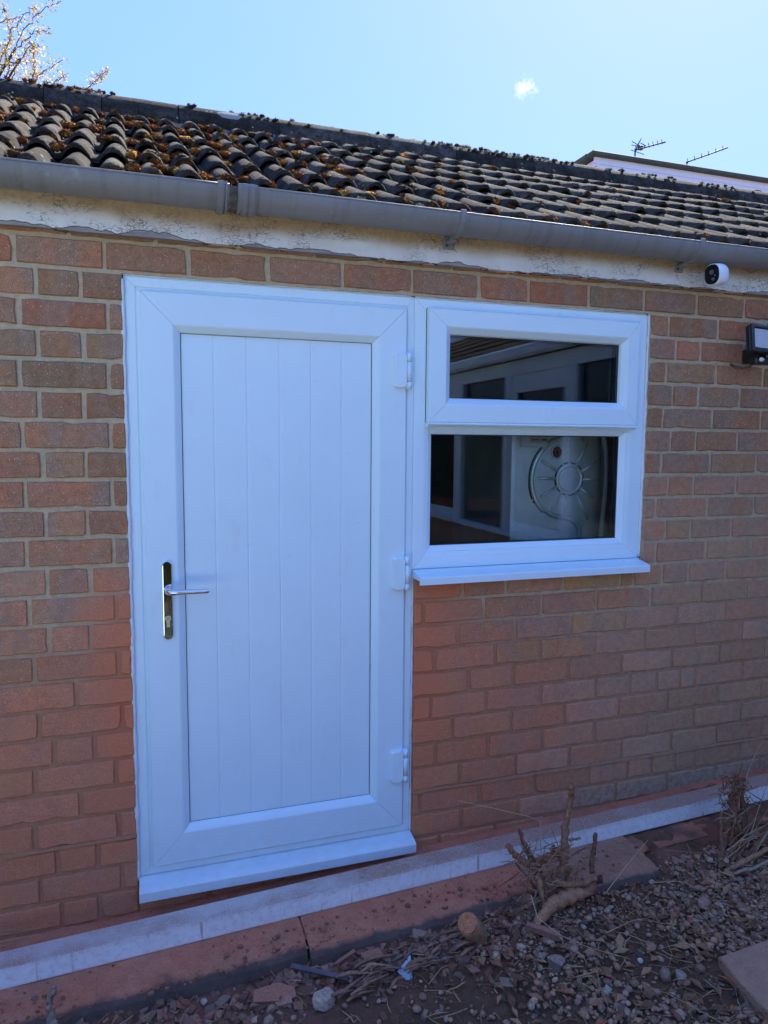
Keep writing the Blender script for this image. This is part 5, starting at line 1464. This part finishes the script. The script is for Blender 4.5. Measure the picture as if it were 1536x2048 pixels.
# blossom tree behind the roof at the upper left
TR = empty('blossom_tree', (-1.9, 5.6, -2.1), 'tree with pale yellow spring blossom rising behind the ridge', 'tree')
random.seed(8)
def bp(px, py, y): return Vector(W(px, py, y))
b = B()
b.tube([(-1.9, 5.6, -2.1), (-1.86, 5.6, -.6), (-1.75, 5.6, .8), (-1.62, 5.55, 2.0), (-1.5, 5.5, 3.4)], [.16, .14, .12, .09, .05], 10, None, True, .06)
b.build('trunk', TWIG, TR)
TW = []
def twig(pix, r=.0065):
    P_ = [bp(*q) for q in pix]; Q = []
    for i in range(len(P_)-1):
        for k in range(5): Q.append(P_[i].lerp(P_[i+1], k/5)+Vector([random.uniform(-.02, .02) for _ in range(3)]))
    Q.append(P_[-1]); TW.append((Q, min(r, .0065)))
twig([(-60, 200, 5.6), (-5, 150, 5.5), (30, 95, 5.4), (55, 50, 5.4), (90, 18, 5.4), (122, 2, 5.4)])
twig([(-60, 190, 5.6), (0, 130, 5.5), (20, 70, 5.5), (12, 30, 5.5), (2, 5, 5.5)])
twig([(-30, 220, 5.6), (15, 165, 5.4), (40, 120, 5.3), (62, 85, 5.3), (72, 100, 5.3)])
twig([(-30, 225, 5.6), (30, 185, 5.4), (70, 160, 5.4), (100, 135, 5.4), (126, 120, 5.4)])
twig([(40, 190, 5.4), (90, 172, 5.3), (118, 160, 5.3), (130, 150, 5.3)])
twig([(-10, 200, 5.5), (20, 140, 5.4), (10, 100, 5.4), (28, 60, 5.4), (48, 30, 5.4), (70, 15, 5.4)])
twig([(40, 120, 5.3), (20, 125, 5.2), (-8, 95, 5.2)], .009)
twig([(90, 210, 5.2), (140, 195, 5.1), (178, 175, 5.1), (196, 158, 5.1), (212, 141, 5.1)], .010)
twig([(30, 95, 5.4), (66, 70, 5.3), (95, 60, 5.3)], .007)
twig([(-40, 60, 5.5), (0, 45, 5.4), (40, 32, 5.4)], .008)
twig([(66, 165, 5.3), (68, 130, 5.3), (72, 98, 5.3)], .008)
b = B()
for Q, r in TW:
    b.tube([Vector((-1.62, 5.55, 1.6)).lerp(Q[0], .0) if False else Q[0]]+Q[1:], [r*(1-.6*i/len(Q)) for i in range(len(Q))], 5, None, False)
    b.tube([Vector((-1.70, 5.56, 1.1)), Vector((-1.70, 5.56, 1.1)).lerp(Q[0], .6)+Vector((0, 0, .08)), Q[0]], [.035, .022, r], 6, None, False)
for _ in range(26):     # limbs of the part of the crown outside the picture
    a = random.uniform(0, 6.28); e = Vector((-1.9+math.cos(a)*random.uniform(.4, 1.5)-.3, 5.8+math.sin(a)*random.uniform(.3, 1.4), random.uniform(2.2, 4.6)))
    s0 = Vector((-1.6, 5.55, random.uniform(1.4, 3.2)))
    if W(0, 100, e.y)[0] + .15 < e.x: continue
    b.tube([s0, s0.lerp(e, .5)+Vector((0, 0, .1)), e], [.03, .018, .006], 5, None, False)
b.build('branches', TWIG, TR)
b = B()
BLC = [(.42, .35, .14), (.46, .40, .2), (.36, .27, .09), (.5, .45, .28), (.30, .26, .08), (.28, .17, .06)]
def leaf_cluster(p_, n, rad):
    for _ in range(n):
        q = p_+Vector([random.gauss(0, rad) for _ in range(3)]); s = random.uniform(.008, .018)
        u = Vector([random.uniform(-1, 1) for _ in range(3)]).normalized()*s; w = u.orthogonal().normalized(); w.rotate(Matrix.Rotation(random.uniform(0, 6.28), 3, u)); w *= s*.62
        b.add([q-u, q+w*.9-u*.1, q+u, q-w*.9-u*.1], [(0, 1, 2), (0, 2, 3)], False, random.choice(BLC))
for Q, r in TW:
    for i, q in enumerate(Q):
        t = i/len(Q)
        if t < .22: continue
        if random.random() < .80: leaf_cluster(q, random.randint(9, 20), .024)
for _ in range(150):
    px, py = random.uniform(-60, 95), random.uniform(90, 185); leaf_cluster(bp(px, py, random.uniform(5.2, 5.9)), random.randint(4, 12), .035)
for _ in range(500):
    e = Vector((-2.3+random.gauss(0, .7), 5.8+random.gauss(0, .7), random.uniform(1.6, 4.6)))
    if e.x > W(0, 60, e.y)[0]-.05: continue
    leaf_cluster(e, 8, .06)
b.build('blossom', BLOSS, TR)

# small wisp of cloud far beyond
def cloud():
    m = bpy.data.materials.new('cloud_vapour'); m.use_nodes = True; nt = m.node_tree; nt.nodes.clear()
    o = N(nt, 'OutputMaterial'); v = N(nt, 'VolumePrincipled'); tc = N(nt, 'TexCoord')
    v.inputs['Color'].default_value = (1, 1, 1, 1); v.inputs['Anisotropy'].default_value = .2
    ln = N(nt, 'VectorMath', operation='LENGTH'); L(nt, tc.outputs['Object'], ln.inputs[0])
    n = noise(nt, 2.1, 6, .68, tc.outputs['Object'], .3)
    d = math_(nt, 'SUBTRACT', n, math_(nt, 'ADD', .36, math_(nt, 'MULTIPLY', ln.outputs['Value'], .30)))
    d = math_(nt, 'MULTIPLY', math_(nt, 'MAXIMUM', d, 0.), 2.6); L(nt, d, v.inputs['Density'])
    L(nt, v.outputs[0], o.inputs['Volume'])
    bv, bf = ICO3; c = CAM + ray(1050, 174)*130
    ob = np_mesh('cloud', bv, bf, m, True); ob.location = tuple(c); ob.scale = (2.9, 2., 2.9); ob.rotation_euler = (0, .5, -.32)
    setp(ob, 'tiny white cloud wisp alone in the blue sky', 'cloud')
cloud()

# ------------------------------------------------------------------ the glazed wing to the right, seen mirrored in the window
CW = empty('conservatory', (3.6, -3.5, -2.), 'white glazed garden room on the right, seen reflected in the window', 'building')
XW = 3.5
b = B(); b.box(XW, XW+.1, -9.5, -.3, -2.3, -1.42); b.build('dwarf_wall', MORT, CW)
b = B(); b.rbox(XW-.06, XW+.1, -9.5, -.3, -1.418, -1.37, .006); b.build('sill', CLAD, CW)
b = B(); b.rbox(XW-.01, XW+.1, -9.5, -.3, .04, .17, .004); b.build('header', CLAD, CW)
b = B(); b.rbox(XW-.10, XW-.012, -9.5, -.3, .175, .28, .02); b.build('eaves_gutter', CLAD, CW)
for i in range(9):
    y = -.4-i*1.05
    b = B(); b.rbox(XW-.02, XW+.08, y-.055, y+.055, -1.37, .04, .005); b.build('post', CLAD, CW)
    if i < 8:
        b = B(); b.box(XW+.03, XW+.05, y-1.05+.056, y-.056, -1.37, .04); b.build('pane', GLASSK, CW)
        if i % 2 == 0:
            b = B(); ya, yb = y-1.05+.056, y-.056
            for (z0, z1) in ((-.12, .038), (-1.368, -1.28)): b.rbox(XW-.005, XW+.029, ya+.001, yb-.001, z0, z1, .004)
            for (p0, p1) in ((ya+.001, ya+.08), (yb-.08, yb-.001)): b.rbox(XW-.006, XW+.029, p0, p1, -1.28, -.12, .004)
            b.build('casement_frame', CLAD, CW)
for i in range(6):
    b = B(); z0 = .285+i*.12; x0 = XW-.08+i*.24
    b.add([(x0, -9.6, z0), (x0, -.25, z0), (x0+.27, -.25, z0+.12), (x0+.27, -9.6, z0+.12), (x0, -9.6, z0-.02), (x0, -.25, z0-.02)], [(0, 3, 2, 1), (0, 1, 5, 4)]); b.build('tile_course', TILE, CW)
b = B(); b.box(XW+.3, XW+1.4, -9.5, -.3, -2.2, -2.1); b.box(XW+1.4, XW+1.5, -9.5, -.3, -2.1, .95); b.build('inner_wall', DARKR, CW)
# unseen clipped greenery added to darken what the window panes mirror
def added_hedge(far=False):
    ys = np.arange(-6.5, 3.4, .12) if far else np.arange(-11, .0, .12); prof_h = [(-.35, -2.15), (-.42, -1.6), (-.40, -.9), (-.30, -.35), (0, -.25), (.30, -.35), (.40, -.9), (.42, -1.6), (.35, -2.15)]
    V = []; 
    for y in ys:
        for (dx, z) in prof_h:
            n_ = mnoise.noise(Vector((dx*3, y*2.2, z*2.2))); V.append((y, -11.2+dx*(1+.35*n_), z+.12*n_+.5) if far else (-5.6+dx*(1+.35*n_), y, z+.12*n_))
    m_ = len(prof_h); F = [(i*m_+k, (i+1)*m_+k, (i+1)*m_+k+1, i*m_+k+1) for i in range(len(ys)-1) for k in range(m_-1)]
    b = B(); b.add(V, F, True); rr = random.Random(2)
    for _ in range(9000):
        i = rr.randrange(len(V)); q = Vector(V[i])+Vector((rr.gauss(0, .05), rr.gauss(0, .06), rr.gauss(0, .12))); u = Vector((rr.uniform(-1, 1), rr.uniform(-1, 1), rr.uniform(-.3, 1))).normalized()*.05; w = u.orthogonal()*.5
        b.add([q-u, q+w, q+u, q-w], [(0, 1, 2), (0, 2, 3)], False, rr.choice([(.03, .05, .02), (.045, .065, .028), (.02, .035, .015)]))
    b.c = [(.02, .032, .014) if c == (1, 1, 1) else c for c in b.c]
    setp(b.build('added_hedge', GREENL), 'taller unseen greenery added behind the paving to darken window reflections' if far else 'unseen clipped greenery added on the left to darken window reflections', 'added_hedge', 'added unseen hedges')
added_hedge(); added_hedge(True)
# unseen dark bush added to darken the reflection in the door handle
CF = empty('added_conifer', (.42, -3.0, -2.1), 'unseen dark green bush added to darken the door handle reflection', 'shrub')
b = B(); b.tube([(.42, -3.0, -2.1), (.42, -3.0, -1.2)], [.05, .02], 8); b.build('stem', TWIG, CF)
b = B(); random.seed(19)
for _ in range(6000):
    t = random.random()**.8; r = .55*(1-t)**.7*random.uniform(.55, 1); a = random.uniform(0, 6.28)
    q = Vector((.42+r*math.cos(a), -3.0+r*math.sin(a), -2.1+t*1.6)); u = Vector((math.cos(a), math.sin(a), .8)).normalized()*.07; w = u.cross(Vector((0, 0, 1))).normalized()*.022
    b.add([q-u*.5-w, q-u*.5+w, q+u], [(0, 1, 2)], False, random.choice([(.02, .035, .012), (.03, .05, .018), (.015, .025, .01)]))
b.build('foliage', GREENL, CF)
bpy.context.view_layer.update()
print('bricks', nbricks)
